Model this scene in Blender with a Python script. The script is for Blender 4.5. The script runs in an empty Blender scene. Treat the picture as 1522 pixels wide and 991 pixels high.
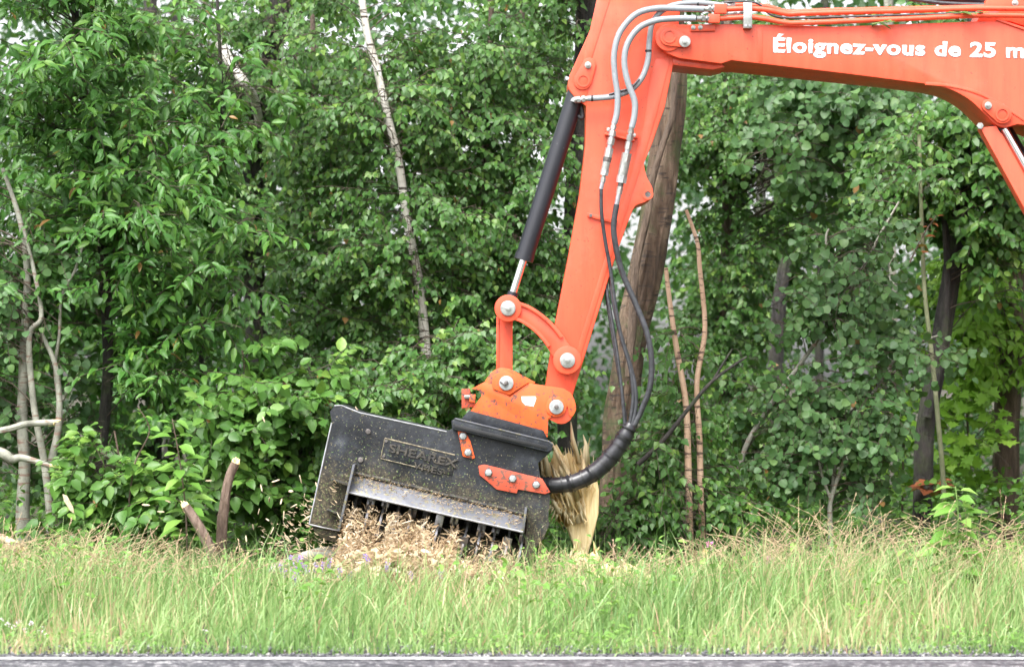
import bpy, bmesh, math, random
import numpy as np
from mathutils import Vector, Matrix, Quaternion, noise as mnoise

R = math.radians
random.seed(7)
rng = np.random.default_rng(11)
S = bpy.context.scene
COL = S.collection

# ------------------------------------------------------------------ camera, sky, sun, exposure
CAM_H, HOR, FPX, CX = 1.1, 575.0, 4000.0, 761.0     # eye height (m), horizon row, focal length in photo pixels
cam = bpy.data.cameras.new('camera'); cam_o = bpy.data.objects.new('camera', cam); COL.objects.link(cam_o)
cam_o.location = (0, 0, CAM_H); cam_o.rotation_euler = (R(90), 0, 0)
cam.sensor_width = 36; cam.lens = FPX / 1522 * 36; cam.shift_y = (HOR - 495.5) / 1522
cam.clip_end = 2000; cam.clip_start = 0.1
cam.dof.use_dof = True; cam.dof.focus_distance = 14.7; cam.dof.aperture_fstop = 3.2
S.camera = cam_o
SUN_EL, SUN_AZ = R(57), R(206)
world = bpy.data.worlds.new('World'); S.world = world; world.use_nodes = True
wn = world.node_tree.nodes; wl = world.node_tree.links
bg = wn['Background']; sky = wn.new('ShaderNodeTexSky'); sky.sky_type = 'NISHITA'; sky.sun_disc = False
sky.sun_elevation = SUN_EL; sky.sun_rotation = SUN_AZ; sky.air_density = 1.0; sky.dust_density = 4.0; sky.ozone_density = 1.0
hs = wn.new('ShaderNodeHueSaturation'); hs.inputs['Saturation'].default_value = 0.15; hs.inputs['Value'].default_value = 1.0
wl.new(sky.outputs[0], hs.inputs['Color']); wl.new(hs.outputs[0], bg.inputs['Color']); bg.inputs['Strength'].default_value = 0.15
sun = bpy.data.lights.new('sun', 'SUN'); sun.energy = 1.5; sun.angle = R(34); sun.color = (1, 0.97, 0.92)
sun_o = bpy.data.objects.new('sun', sun); COL.objects.link(sun_o)
# direction towards the sun: Nishita rotation is measured from +Y towards +X
sd = Vector((math.sin(SUN_AZ) * math.cos(SUN_EL), math.cos(SUN_AZ) * math.cos(SUN_EL), math.sin(SUN_EL)))
sun_o.rotation_euler = sd.to_track_quat('Z', 'Y').to_euler(); sun_o.location = sd * 30
S.view_settings.view_transform = 'Standard'; S.view_settings.look = 'None'; S.view_settings.gamma = 1
S.view_settings.exposure = 1.72
S.render.engine = 'CYCLES'
cy = S.cycles
cy.max_bounces = 7; cy.diffuse_bounces = 4; cy.glossy_bounces = 3; cy.transmission_bounces = 5; cy.transparent_max_bounces = 6
cy.caustics_reflective = False; cy.caustics_refractive = False; cy.use_denoising = True

def P(px, py, Y):
    """a point of the place: where photo pixel (px, py) lies at distance Y"""
    return Vector(((px - CX) * Y / FPX, Y, CAM_H + (HOR - py) * Y / FPX))

# ------------------------------------------------------------------ materials
def new_mat(name):
    m = bpy.data.materials.new(name); m.use_nodes = True
    nt = m.node_tree; return m, nt, nt.nodes['Principled BSDF']
def node(nt, t, **kw):
    n = nt.nodes.new(t)
    for k, v in kw.items(): setattr(n, k, v)
    return n
def ramp(nt, stops):
    r = node(nt, 'ShaderNodeValToRGB'); e = r.color_ramp.elements
    while len(e) < len(stops): e.new(0.5)
    for i, (p, c) in enumerate(stops):
        e[i].position = p; e[i].color = (c[0], c[1], c[2], 1)
    return r
def noise(nt, scale, detail=4, rough=.6, stretch=None, coord='Object'):
    tc = node(nt, 'ShaderNodeTexCoord'); n = node(nt, 'ShaderNodeTexNoise')
    n.inputs['Scale'].default_value = scale; n.inputs['Detail'].default_value = detail; n.inputs['Roughness'].default_value = rough
    if stretch:
        mp = node(nt, 'ShaderNodeMapping'); mp.inputs['Scale'].default_value = stretch
        nt.links.new(tc.outputs[coord], mp.inputs[0]); nt.links.new(mp.outputs[0], n.inputs['Vector'])
    else: nt.links.new(tc.outputs[coord], n.inputs['Vector'])
    return n
def mixc(nt, fac, a, b, mode='MIX'):
    m = node(nt, 'ShaderNodeMix', data_type='RGBA', blend_type=mode)
    for s, v in ((m.inputs[0], fac), (m.inputs[6], a), (m.inputs[7], b)):
        if hasattr(v, 'links'): nt.links.new(v, s)
        elif isinstance(v, (int, float)): s.default_value = v
        else: s.default_value = (v[0], v[1], v[2], 1)
    return m.outputs[2]
def bump(nt, h, bsdf, strength=.4, dist=.01):
    b = node(nt, 'ShaderNodeBump'); b.inputs['Strength'].default_value = strength; b.inputs['Distance'].default_value = dist
    nt.links.new(h, b.inputs['Height']); nt.links.new(b.outputs[0], bsdf.inputs['Normal'])

def m_noise(name, c1, c2, scale=8, rough=.6, metal=0, bmp=0, stretch=None, lo=.35, hi=.65, bdist=.01):
    m, nt, b = new_mat(name)
    n = noise(nt, scale, stretch=stretch); r = ramp(nt, [(lo, c1), (hi, c2)])
    nt.links.new(n.outputs[0], r.inputs[0]); nt.links.new(r.outputs[0], b.inputs['Base Color'])
    b.inputs['Roughness'].default_value = rough; b.inputs['Metallic'].default_value = metal
    if bmp: bump(nt, n.outputs[0], b, bmp, bdist)
    return m

def m_paint(name, col, rough, specks, speck_col, wear=0.0, wear_col=(.05, .035, .03), dust=(.40, .20, .13), chip=(.55, .36, .28)):
    """painted steel with dirt specks, faint uneven gloss and chipped patches"""
    m, nt, b = new_mat(name); L = nt.links
    n1 = noise(nt, 2.2, 5); base = ramp(nt, [(.3, [c * .9 for c in col]), (.7, [min(1, c * 1.06) for c in col])]); L.new(n1.outputs[0], base.inputs[0])
    n2 = noise(nt, 70, 2, .5); k = ramp(nt, [(1 - specks, (0, 0, 0)), (min(.999, 1 - specks + .03), (1, 1, 1))]); L.new(n2.outputs[0], k.inputs[0])
    c = mixc(nt, k.outputs[0], base.outputs[0], speck_col)
    if wear:
        n3 = noise(nt, 14, 6, .7); k3 = ramp(nt, [(1 - wear, (0, 0, 0)), (min(.999, 1 - wear + .04), (1, 1, 1))]); L.new(n3.outputs[0], k3.inputs[0])
        c = mixc(nt, k3.outputs[0], c, wear_col)
    n6 = noise(nt, 5, 6, .7, (3, 3, .35)); k6 = ramp(nt, [(.3, (.80, .78, .78)), (.6, (1.05, 1.05, 1.05))]); L.new(n6.outputs[0], k6.inputs[0]); c = mixc(nt, 1.0, c, k6.outputs[0], 'MULTIPLY')
    n7 = noise(nt, 34, 4, .8); k7 = ramp(nt, [(.70, (0, 0, 0)), (.74, (.6, .6, .6))]); L.new(n7.outputs[0], k7.inputs[0]); c = mixc(nt, k7.outputs[0], c, chip)
    n8 = noise(nt, 1.6, 7, .75); k8 = ramp(nt, [(.52, (0, 0, 0)), (.72, (.30, .30, .30))]); L.new(n8.outputs[0], k8.inputs[0]); c = mixc(nt, k8.outputs[0], c, dust)
    L.new(c, b.inputs['Base Color'])
    n4 = noise(nt, 9, 4); rr = node(nt, 'ShaderNodeMapRange'); rr.inputs[3].default_value = rough - .1; rr.inputs[4].default_value = rough + .14
    L.new(n4.outputs[0], rr.inputs[0]); L.new(rr.outputs[0], b.inputs['Roughness'])
    bump(nt, n4.outputs[0], b, .06, .01)
    return m

M = {}
M['orange'] = m_paint('orange_paint', (.80, .095, .042), .36, .30, (.35, .05, .03))
M['orange_worn'] = m_paint('worn_orange_paint', (.80, .115, .022), .5, .365, (.13, .06, .045), .425, (.13, .06, .045))
M['orange_rust'] = m_paint('rusty_orange_paint', (.50, .075, .035), .6, .38, (.10, .05, .04), .44, (.14, .06, .04))
M['barrel'] = m_paint('black_enamel', (.016, .017, .024), .3, .27, (.10, .09, .09), dust=(.035, .035, .04), chip=(.08, .08, .085))
def m_dirty():
    m, nt, b = new_mat('dirty_black_steel'); L = nt.links
    n1 = noise(nt, 6, 8, .72); base = ramp(nt, [(.32, (.006, .0065, .009)), (.5, (.016, .018, .023)), (.62, (.036, .040, .050)), (.74, (.095, .10, .115))]); L.new(n1.outputs[0], base.inputs[0])
    # long scrape marks
    n0 = noise(nt, 14, 4, .7, (2.2, 1, .35)); k0 = ramp(nt, [(.60, (0, 0, 0)), (.68, (.55, .55, .55))]); L.new(n0.outputs[0], k0.inputs[0]); c = mixc(nt, k0.outputs[0], base.outputs[0], (.012, .012, .014))
    # dried mud and chaff lying thick on the part just above the hinge of the flap
    tc = node(nt, 'ShaderNodeTexCoord'); vm = node(nt, 'ShaderNodeVectorMath', operation='DOT_PRODUCT'); vm.inputs[1].default_value = (.235, 0, .972); L.new(tc.outputs['Object'], vm.inputs[0])
    mr = node(nt, 'ShaderNodeMapRange'); mr.inputs[1].default_value = .95; mr.inputs[2].default_value = .32; L.new(vm.outputs['Value'], mr.inputs[0])
    n3 = noise(nt, 5, 6, .75); mu = node(nt, 'ShaderNodeMath', operation='MULTIPLY'); L.new(mr.outputs[0], mu.inputs[0]); L.new(n3.outputs[0], mu.inputs[1])
    k3 = ramp(nt, [(.28, (0, 0, 0)), (.52, (.85, .85, .85))]); L.new(mu.outputs[0], k3.inputs[0]); nm = noise(nt, 45, 5, .8); mc = ramp(nt, [(.35, (.028, .024, .020)), (.52, (.085, .070, .050)), (.66, (.20, .165, .10))]); L.new(nm.outputs[0], mc.inputs[0])
    c = mixc(nt, k3.outputs[0], c, mc.outputs[0])
    # bits of chopped leaf and wood stuck on
    n2 = noise(nt, 95, 3, .7); a2 = node(nt, 'ShaderNodeMath', operation='MULTIPLY_ADD'); a2.inputs[1].default_value = .10; L.new(mr.outputs[0], a2.inputs[0]); L.new(n2.outputs[0], a2.inputs[2])
    k = ramp(nt, [(.665, (0, 0, 0)), (.70, (.9, .9, .9))]); L.new(a2.outputs[0], k.inputs[0])
    n5 = noise(nt, 37, 2, .5); kc = ramp(nt, [(.38, (.22, .19, .11)), (.5, (.12, .13, .06)), (.56, (.10, .19, .05)), (.66, (.36, .31, .22))]); L.new(n5.outputs[0], kc.inputs[0])
    c = mixc(nt, k.outputs[0], c, kc.outputs[0]); L.new(c, b.inputs['Base Color']); b.inputs['Specular IOR Level'].default_value = .3
    rr = node(nt, 'ShaderNodeMapRange'); rr.inputs[1].default_value = .3; rr.inputs[2].default_value = .7; rr.inputs[3].default_value = .30; rr.inputs[4].default_value = .62; L.new(n1.outputs[0], rr.inputs[0]); L.new(rr.outputs[0], b.inputs['Roughness'])
    n4 = noise(nt, 40, 5); bump(nt, n4.outputs[0], b, .35, .006)
    return m
M['black'] = m_dirty()
def m_flap():
    m, nt, b = new_mat('worn_flap_steel'); L = nt.links
    n1 = noise(nt, 4, 6, .6); base = ramp(nt, [(.3, (.06, .063, .078)), (.7, (.16, .165, .19))]); L.new(n1.outputs[0], base.inputs[0])
    n2 = noise(nt, 38, 5, .75); k = ramp(nt, [(.50, (0, 0, 0)), (.62, (.9, .9, .9))]); L.new(n2.outputs[0], k.inputs[0])
    n5 = noise(nt, 90, 2); kc = ramp(nt, [(.4, (.16, .15, .05)), (.6, (.30, .25, .13))]); L.new(n5.outputs[0], kc.inputs[0])
    n6 = noise(nt, 7, 3); k6 = ramp(nt, [(.36, (0, 0, 0)), (.55, (.95, .95, .95))]); L.new(n6.outputs[0], k6.inputs[0])
    f = mixc(nt, 1.0, k.outputs[0], k6.outputs[0], 'MULTIPLY')
    c = mixc(nt, f, base.outputs[0], kc.outputs[0]); L.new(c, b.inputs['Base Color'])
    b.inputs['Roughness'].default_value = .42; b.inputs['Metallic'].default_value = .35
    bump(nt, n2.outputs[0], b, .25, .004); return m
M['flap'] = m_flap()
M['cast'] = m_noise('dirty_cast_lettering', (.018, .018, .019), (.075, .064, .05), 45, .6, 0, .3)
M['rim_dust'] = m_noise('dusty_rim', (.10, .085, .06), (.34, .29, .20), 40, .8)
M['steel'] = m_noise('worn_bright_steel', (.34, .34, .37), (.56, .56, .60), 25, .36, .75)
M['zinc'] = m_noise('zinc_plated_steel', (.30, .31, .30), (.50, .51, .49), 40, .36, .75)
M['chrome'] = m_noise('chrome_rod', (.78, .78, .80), (.9, .9, .92), 12, .12, 1.0)
M['washer'] = m_noise('grey_washer_steel', (.27, .285, .295), (.46, .475, .48), 45, .42, .45)
M['bolt_dark'] = m_noise('dark_bolt_steel', (.07, .06, .06), (.20, .18, .17), 60, .5, .4)
M['rubber'] = m_noise('black_rubber_hose', (.022, .023, .027), (.05, .052, .06), 40, .42, 0, .1)
M['tape'] = m_noise('black_wrap_tape', (.012, .012, .015), (.035, .035, .042), 22, .32, 0, .3, bdist=.004)
M['tie'] = m_noise('black_cable_tie', (.01, .01, .012), (.02, .02, .022), 22, .4)
def m_hose():
    m, nt, b = new_mat('grey_spiral_hose_guard'); L = nt.links
    at = node(nt, 'ShaderNodeAttribute', attribute_name='along'); w = node(nt, 'ShaderNodeMath', operation='MULTIPLY'); w.inputs[1].default_value = 2 * math.pi / .0065
    L.new(at.outputs['Fac'], w.inputs[0]); s = node(nt, 'ShaderNodeMath', operation='SINE'); L.new(w.outputs[0], s.inputs[0])
    r = ramp(nt, [(.0, (.215, .235, .255)), (.5, (.30, .325, .35))]); mr = node(nt, 'ShaderNodeMapRange'); mr.inputs[1].default_value = -1; L.new(s.outputs[0], mr.inputs[0])
    L.new(mr.outputs[0], r.inputs[0]); n = noise(nt, 30, 3); c = mixc(nt, .25, r.outputs[0], n.outputs[0], 'MULTIPLY'); L.new(c, b.inputs['Base Color'])
    b.inputs['Roughness'].default_value = .4; bump(nt, mr.outputs[0], b, .3, .002); return m
M['hose'] = m_hose()
M['white'] = m_noise('white_vinyl', (.78, .78, .77), (.86, .86, .85), 20, .45)
M['cab_glass'] = m_noise('dark_cab_glass', (.02, .025, .03), (.03, .035, .04), 3, .06)

def m_leaf(name, c0, c1, c2, trans=.33, rough=.40, spec=.36):
    m, nt, b = new_mat(name); L = nt.links
    at = node(nt, 'ShaderNodeAttribute', attribute_name='tint'); r = ramp(nt, [(0, c0), (.5, c1), (.93, c2), (1, (.30, .17, .06))]); L.new(at.outputs['Fac'], r.inputs[0])
    nz = noise(nt, 45, 3, .7); nr = ramp(nt, [(.3, (.72, .74, .7)), (.7, (1.25, 1.2, 1.2))]); L.new(nz.outputs[0], nr.inputs[0]); lc = mixc(nt, 1.0, r.outputs[0], nr.outputs[0], 'MULTIPLY')
    L.new(lc, b.inputs['Base Color']); b.inputs['Roughness'].default_value = rough; b.inputs['Specular IOR Level'].default_value = spec
    t = node(nt, 'ShaderNodeBsdfTranslucent'); c = mixc(nt, .5, r.outputs[0], (.16, .30, .03)); L.new(c, t.inputs['Color'])
    mx = node(nt, 'ShaderNodeMixShader'); mx.inputs[0].default_value = trans
    L.new(b.outputs[0], mx.inputs[1]); L.new(t.outputs[0], mx.inputs[2]); L.new(mx.outputs[0], nt.nodes['Material Output'].inputs['Surface']); return m
M['leaf_cherry'] = m_leaf('cherry_leaf', (.038, .125, .022), (.070, .19, .032), (.15, .29, .048))
M['leaf_birch'] = m_leaf('birch_leaf', (.040, .115, .024), (.072, .178, .034), (.17, .29, .05))
M['leaf_aspen'] = m_leaf('aspen_leaf', (.046, .115, .038), (.076, .168, .052), (.14, .245, .075), .33, .45)
M['leaf_bush'] = m_leaf('shrub_leaf', (.055, .145, .028), (.095, .215, .040), (.19, .33, .06))
M['leaf_maple_backlit'] = m_leaf('backlit_maple_leaf', (.13, .29, .025), (.20, .40, .04), (.30, .50, .07), .5)  # lime leaf, its colour brightened to stand for light coming through
M['leaf_young'] = m_leaf('young_leaf', (.12, .27, .045), (.18, .36, .07), (.28, .45, .11), .4)
M['leaf_far_shaded'] = m_leaf('shaded_far_leaf', (.024, .070, .028), (.042, .108, .036), (.085, .165, .05), .38)  # darker, bluer colour carries the shade deep in the wood
M['leaf_dead'] = m_leaf('dead_leaf', (.16, .045, .02), (.22, .07, .03), (.28, .10, .04), .2)

def m_bark(name, c1, c2, c3, scale=10, stretch=(1, 1, .25), bmp=.6, band=None, moss=None):
    m, nt, b = new_mat(name); L = nt.links
    n = noise(nt, scale, 7, .68, stretch); r = ramp(nt, [(.3, c1), (.5, c2), (.7, c3)]); L.new(n.outputs[0], r.inputs[0]); c = r.outputs[0]
    if band:
        n2 = noise(nt, 16, 3, .55, (.5, .5, 3.2)); k = ramp(nt, [(.57, (0, 0, 0)), (.63, (1, 1, 1))]); L.new(n2.outputs[0], k.inputs[0]); c = mixc(nt, k.outputs[0], c, band)
    if moss:
        n3 = noise(nt, 4, 6, .75); k = ramp(nt, [(.5, (0, 0, 0)), (.62, (.9, .9, .9))]); L.new(n3.outputs[0], k.inputs[0]); c = mixc(nt, k.outputs[0], c, moss)
    L.new(c, b.inputs['Base Color']); b.inputs['Roughness'].default_value = .75; bump(nt, n.outputs[0], b, bmp, .04); return m
M['bark_birch'] = m_bark('white_birch_bark', (.38, .35, .30), (.62, .585, .53), (.74, .71, .66), 9, (1, 1, 1), .4, (.06, .045, .035))
M['bark_aspen'] = m_bark('pale_aspen_bark', (.12, .115, .095), (.25, .25, .205), (.37, .37, .31), 13, (1, 1, .8), .25, (.20, .13, .10))
M['bark_salmon'] = m_bark('salmon_birch_bark', (.34, .21, .14), (.46, .31, .21), (.55, .40, .29), 10, (1, 1, .4), .25, (.10, .06, .045))
M['bark_dark'] = m_bark('dark_bark', (.010, .009, .009), (.032, .028, .026), (.085, .075, .066), 14, (1.3, 1.3, .35), 1.0, None, (.05, .065, .028))
M['bark_big'] = m_bark('big_trunk_bark', (.020, .014, .010), (.115, .074, .048), (.27, .20, .14), 12, (1.3, 1.3, .3), 1.0, (.05, .035, .028), (.075, .095, .035))
M['bark_brown'] = m_bark('brown_bark', (.045, .033, .026), (.13, .092, .066), (.25, .19, .14), 13, (1.3, 1.3, .3), 1.0)
M['twig'] = m_bark('brown_twig_bark', (.04, .03, .022), (.075, .055, .04), (.11, .09, .06), 14, (1, 1, .5), .2)
M['bark_green'] = m_bark('green_twig_bark', (.10, .12, .06), (.17, .19, .10), (.26, .27, .17), 14, (1, 1, .5), .2)
M['bark_stump'] = m_bark('reddish_stump_bark', (.07, .042, .032), (.17, .115, .088), (.30, .22, .175), 13, (1.2, 1.2, .35), .9)
M['bark_red'] = m_bark('red_stem_bark', (.10, .03, .025), (.16, .055, .045), (.2, .09, .07), 14, (1, 1, .5), .2)

def m_tint(name, stops, rough=.6, trans=0, spec=.4):
    m, nt, b = new_mat(name); L = nt.links
    at = node(nt, 'ShaderNodeAttribute', attribute_name='tint'); r = ramp(nt, stops); L.new(at.outputs['Fac'], r.inputs[0]); L.new(r.outputs[0], b.inputs['Base Color'])
    b.inputs['Roughness'].default_value = rough; b.inputs['Specular IOR Level'].default_value = spec
    if trans:
        t = node(nt, 'ShaderNodeBsdfTranslucent'); L.new(r.outputs[0], t.inputs['Color']); mx = node(nt, 'ShaderNodeMixShader'); mx.inputs[0].default_value = trans
        L.new(b.outputs[0], mx.inputs[1]); L.new(t.outputs[0], mx.inputs[2]); L.new(mx.outputs[0], nt.nodes['Material Output'].inputs['Surface'])
    return m
M['grass'] = m_tint('grass_blade', [(0, (.125, .25, .065)), (.4, (.245, .40, .125)), (.7, (.39, .52, .215)), (.84, (.54, .48, .26)), (1, (.54, .35, .23))], .42, .4, .5)
M['straw'] = m_tint('dry_grass_stem', [(0, (.42, .38, .19)), (.5, (.54, .42, .26)), (1, (.54, .36, .27))], .7, .25)
M['wood'] = m_tint('fresh_split_wood', [(0, (.60, .41, .16)), (.5, (.80, .63, .34)), (1, (.90, .80, .56))], .6, .25)
M['shred'] = m_tint('shredded_wood_fibre', [(0, (.12, .08, .05)), (.2, (.34, .235, .14)), (.45, (.52, .385, .235)), (.75, (.64, .505, .345)), (1, (.75, .66, .52))], .85, .3)
M['wood_core'] = m_noise('split_wood_core', (.58, .40, .16), (.84, .68, .38), 9, .7, 0, .8, (5, 5, .5), .32, .6)
M['chip'] = m_noise('pale_chip_wood', (.42, .32, .20), (.66, .56, .41), 12, .7)
M['petal_pink'] = m_noise('pink_petal', (.55, .16, .36), (.72, .30, .52), 60, .6)
M['petal_violet'] = m_noise('violet_petal', (.32, .18, .58), (.50, .32, .72), 60, .6)
M['petal_white'] = m_noise('white_petal', (.70, .62, .66), (.82, .76, .78), 60, .6)
M['petal_yellow'] = m_noise('yellow_petal', (.75, .52, .03), (.85, .68, .08), 60, .6)
M['stem_brown'] = m_noise('brown_seed_head', (.06, .03, .02), (.12, .07, .045), 60, .7)
M['stem_green'] = m_noise('green_stem', (.12, .22, .05), (.2, .3, .09), 30, .6)
M['soil'] = m_noise('forest_floor', (.022, .020, .012), (.065, .055, .032), 5, .95, 0, .8, lo=.3, hi=.7, bdist=.05)
M['verge'] = m_noise('verge_soil', (.05, .055, .022), (.12, .11, .05), 6, .95, 0, .5)
def m_asphalt():
    m, nt, b = new_mat('asphalt'); L = nt.links
    n = noise(nt, 34, 3, .85, (.8, 1, 1)); r = ramp(nt, [(.38, (.018, .018, .024)), (.5, (.055, .053, .066)), (.57, (.12, .115, .13)), (.63, (.45, .44, .44))]); L.new(n.outputs[0], r.inputs[0])
    L.new(r.outputs[0], b.inputs['Base Color']); b.inputs['Roughness'].default_value = .62; bump(nt, n.outputs[0], b, .6, .006); return m
M['asphalt'] = m_asphalt()
M['line'] = m_noise('worn_road_paint', (.12, .12, .125), (.62, .62, .62), 70, .6, 0, .3, lo=.36, hi=.5)
M['gravel'] = m_tint('gravel_stone', [(0, (.04, .04, .045)), (.6, (.13, .128, .14)), (.92, (.27, .265, .27)), (1, (.42, .40, .38))], .8)

# ------------------------------------------------------------------ object helpers
def link(o, parent=None):
    COL.objects.link(o)
    if parent: o.parent = parent
    return o
def tag(o, label=None, cat=None, group=None, kind=None):
    if label: o['label'] = label
    if cat: o['category'] = cat
    if group: o['group'] = group
    if kind: o['kind'] = kind
    return o
def thing(name, label, cat, loc, group=None):
    o = bpy.data.objects.new(name, None); o.location = loc; o.empty_display_size = .1; link(o)
    return tag(o, label, cat, group)
def origin(o):
    v = Vector((0, 0, 0))
    while o: v += o.location; o = o.parent
    return v

class MB:
    """collects solids, builds ONE mesh object"""
    def __init__(s): s.bm = bmesh.new(); s.al = s.bm.verts.layers.float.new('along')
    def merge(s, b2):
        me = bpy.data.meshes.new('tmp'); b2.to_mesh(me); b2.free(); s.bm.from_mesh(me); bpy.data.meshes.remove(me); return s
    def solid(s, front, back, bev=0, seg=2):
        b = bmesh.new(); n = len(front)
        f = [b.verts.new(v) for v in front]; k = [b.verts.new(v) for v in back]
        b.faces.new(f); b.faces.new(k[::-1])
        for i in range(n): b.faces.new((f[i], k[i], k[(i + 1) % n], f[(i + 1) % n]))
        bmesh.ops.recalc_face_normals(b, faces=b.faces)
        if bev: bmesh.ops.bevel(b, geom=list(b.edges), offset=bev, segments=seg, profile=.6, affect='EDGES', clamp_overlap=True)
        return s.merge(b)
    def prism(s, poly, y0, y1, bev=0, seg=2):
        fr = [P(x, y, y0) for x, y in poly]; return s.solid(fr, [Vector((v.x, y1, v.z)) for v in fr], bev, seg)
    def cyl(s, px, py, rp, y0, y1, n=24, bev=0):
        c = P(px, py, y0); r = rp * y0 / FPX
        fr = [c + Vector((r * math.cos(2 * math.pi * i / n), 0, r * math.sin(2 * math.pi * i / n))) for i in range(n)]
        return s.solid(fr, [Vector((v.x, y1, v.z)) for v in fr], bev, 2)
    def ring(s, px, py, r_out, r_in, y0, y1, n=28):
        c = P(px, py, y0); k = y0 / FPX; b = bmesh.new(); L = []
        for r, y in ((r_out, y0), (r_in, y0), (r_in, y1), (r_out, y1)):
            L.append([b.verts.new((c.x + r * k * math.cos(2 * math.pi * i / n), y, c.z + r * k * math.sin(2 * math.pi * i / n))) for i in range(n)])
        for j in range(4):
            A, B = L[j], L[(j + 1) % 4]
            for i in range(n): b.faces.new((A[i], A[(i + 1) % n], B[(i + 1) % n], B[i]))
        bmesh.ops.recalc_face_normals(b, faces=b.faces); return s.merge(b)
    def box(s, lo, hi, bev=0):
        a, c = lo, hi
        return s.solid([Vector((a[0], a[1], a[2])), Vector((c[0], a[1], a[2])), Vector((c[0], a[1], c[2])), Vector((a[0], a[1], c[2]))],
                       [Vector((a[0], c[1], a[2])), Vector((c[0], c[1], a[2])), Vector((c[0], c[1], c[2])), Vector((a[0], c[1], c[2]))], bev)
    def tube(s, pts, rad, n=10, smooth=True, res=6, cap=True):
        """pts are world points; rad a number or one radius per point"""
        pts = [Vector(p) for p in pts]; k = len(pts); rs = [rad] * k if isinstance(rad, (int, float)) else list(rad)
        if smooth and k > 2:
            Q, q = [], []
            for i in range(k - 1):
                p0, p1, p2, p3 = pts[max(i - 1, 0)], pts[i], pts[i + 1], pts[min(i + 2, k - 1)]
                for j in range(res):
                    t = j / res
                    Q.append(.5 * ((2 * p1) + (p2 - p0) * t + (2 * p0 - 5 * p1 + 4 * p2 - p3) * t * t + (3 * p1 - p0 - 3 * p2 + p3) * t ** 3)); q.append(rs[i] * (1 - t) + rs[i + 1] * t)
            pts, rs = Q + [pts[-1]], q + [rs[-1]]
        bm, al = s.bm, s.al; T = [(pts[min(i + 1, len(pts) - 1)] - pts[max(i - 1, 0)]).normalized() for i in range(len(pts))]
        u = T[0].orthogonal().normalized(); prev = None; dist = 0; first = None
        for i, p in enumerate(pts):
            if i:
                u = (T[i - 1].rotation_difference(T[i])) @ u; dist += (p - pts[i - 1]).length
            v = T[i].cross(u); rg = []
            for j in range(n):
                a = 2 * math.pi * j / n; w = bm.verts.new(p + (u * math.cos(a) + v * math.sin(a)) * rs[i]); w[al] = dist; rg.append(w)
            if prev:
                for j in range(n): bm.faces.new((prev[j], prev[(j + 1) % n], rg[(j + 1) % n], rg[j]))
            else: first = rg
            prev = rg
        if cap: bm.faces.new(first[::-1]); bm.faces.new(prev)
        return s
    def build(s, name, mat, parent=None, smooth=True, ang=38, loc=None):
        me = bpy.data.meshes.new(name); s.bm.to_mesh(me); s.bm.free()
        o = bpy.data.objects.new(name, me); me.materials.append(M[mat] if isinstance(mat, str) else mat)
        if smooth and len(me.polygons): me.shade_smooth(); me.set_sharp_from_angle(angle=R(ang))
        off = origin(parent) if parent else Vector((0, 0, 0))
        if loc is not None: o.location = Vector(loc) - off; off = Vector(loc)
        me.transform(Matrix.Translation(-off)); return link(o, parent)

def arr_mesh(name, V, F, mat, parent=None, tint=None, smooth=False):
    """triangles from numpy arrays; tint is one value per face"""
    me = bpy.data.meshes.new(name); nv, nf = len(V), len(F)
    off = np.array(origin(parent)) if parent else np.zeros(3)
    me.vertices.add(nv); me.vertices.foreach_set('co', (V - off).astype(np.float32).ravel())
    me.loops.add(nf * 3); me.loops.foreach_set('vertex_index', F.astype(np.int32).ravel())
    me.polygons.add(nf); me.polygons.foreach_set('loop_start', np.arange(nf, dtype=np.int32) * 3)
    if smooth: me.polygons.foreach_set('use_smooth', np.ones(nf, dtype=bool))
    if tint is not None:
        a = me.attributes.new('tint', 'FLOAT', 'FACE'); a.data.foreach_set('value', tint.astype(np.float32))
    me.update(calc_edges=True); me.validate()
    o = bpy.data.objects.new(name, me); me.materials.append(M[mat] if isinstance(mat, str) else mat)
    return link(o, parent)

def norm(a): return a / np.maximum(np.linalg.norm(a, axis=-1, keepdims=True), 1e-9)

# ------------------------------------------------------------------ setting: ground, road, verge
def sheet(name, xs, ys, zf, mat):
    X, Yg = np.meshgrid(xs, ys); Z = zf(X, Yg); V = np.stack([X, Yg, Z], -1).reshape(-1, 3); nx, ny = len(xs), len(ys); F = []
    for j in range(ny - 1):
        i = np.arange(nx - 1) + j * nx; F += [np.stack([i, i + 1, i + nx + 1], 1), np.stack([i, i + nx + 1, i + nx], 1)]
    o = arr_mesh(name, V, np.concatenate(F), mat, smooth=True); return tag(o, kind='structure')
def gz(X, Y):
    b = np.clip((Y - 15.6) / 2, 0, 1); return .04 * np.sin(X * 1.7 + Y) * b + .03 * np.sin(X * 3.1 - Y * 2.2) * b
sheet('ground', np.concatenate([np.linspace(-400, -14, 8), np.linspace(-12, 12, 80), np.linspace(14, 400, 8)]),
      np.concatenate([np.linspace(10.95, 45, 110), np.linspace(60, 900, 8)]), lambda X, Y: gz(X, Y), 'soil')
sheet('road', np.linspace(-400, 400, 30), np.linspace(3.5, 11.0, 8), lambda X, Y: X * 0 + .012, 'asphalt')
sheet('ground', np.linspace(-400, 400, 10), np.linspace(-300, 3.5, 10), lambda X, Y: X * 0 - .01, 'verge')
def line_edge():
    xs = np.linspace(-30, 30, 600); a = 10.735 + rng.normal(0, .004, 600); b = 10.81 + rng.normal(0, .005, 600)
    V = np.concatenate([np.stack([xs, a, xs * 0 + .016], 1), np.stack([xs, b, xs * 0 + .016], 1)]); i = np.arange(599)
    o = arr_mesh('road_marking', V, np.concatenate([np.stack([i, i + 1, i + 601], 1), np.stack([i, i + 601, i + 600], 1)]), 'line'); tag(o, kind='structure')
line_edge()

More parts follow.
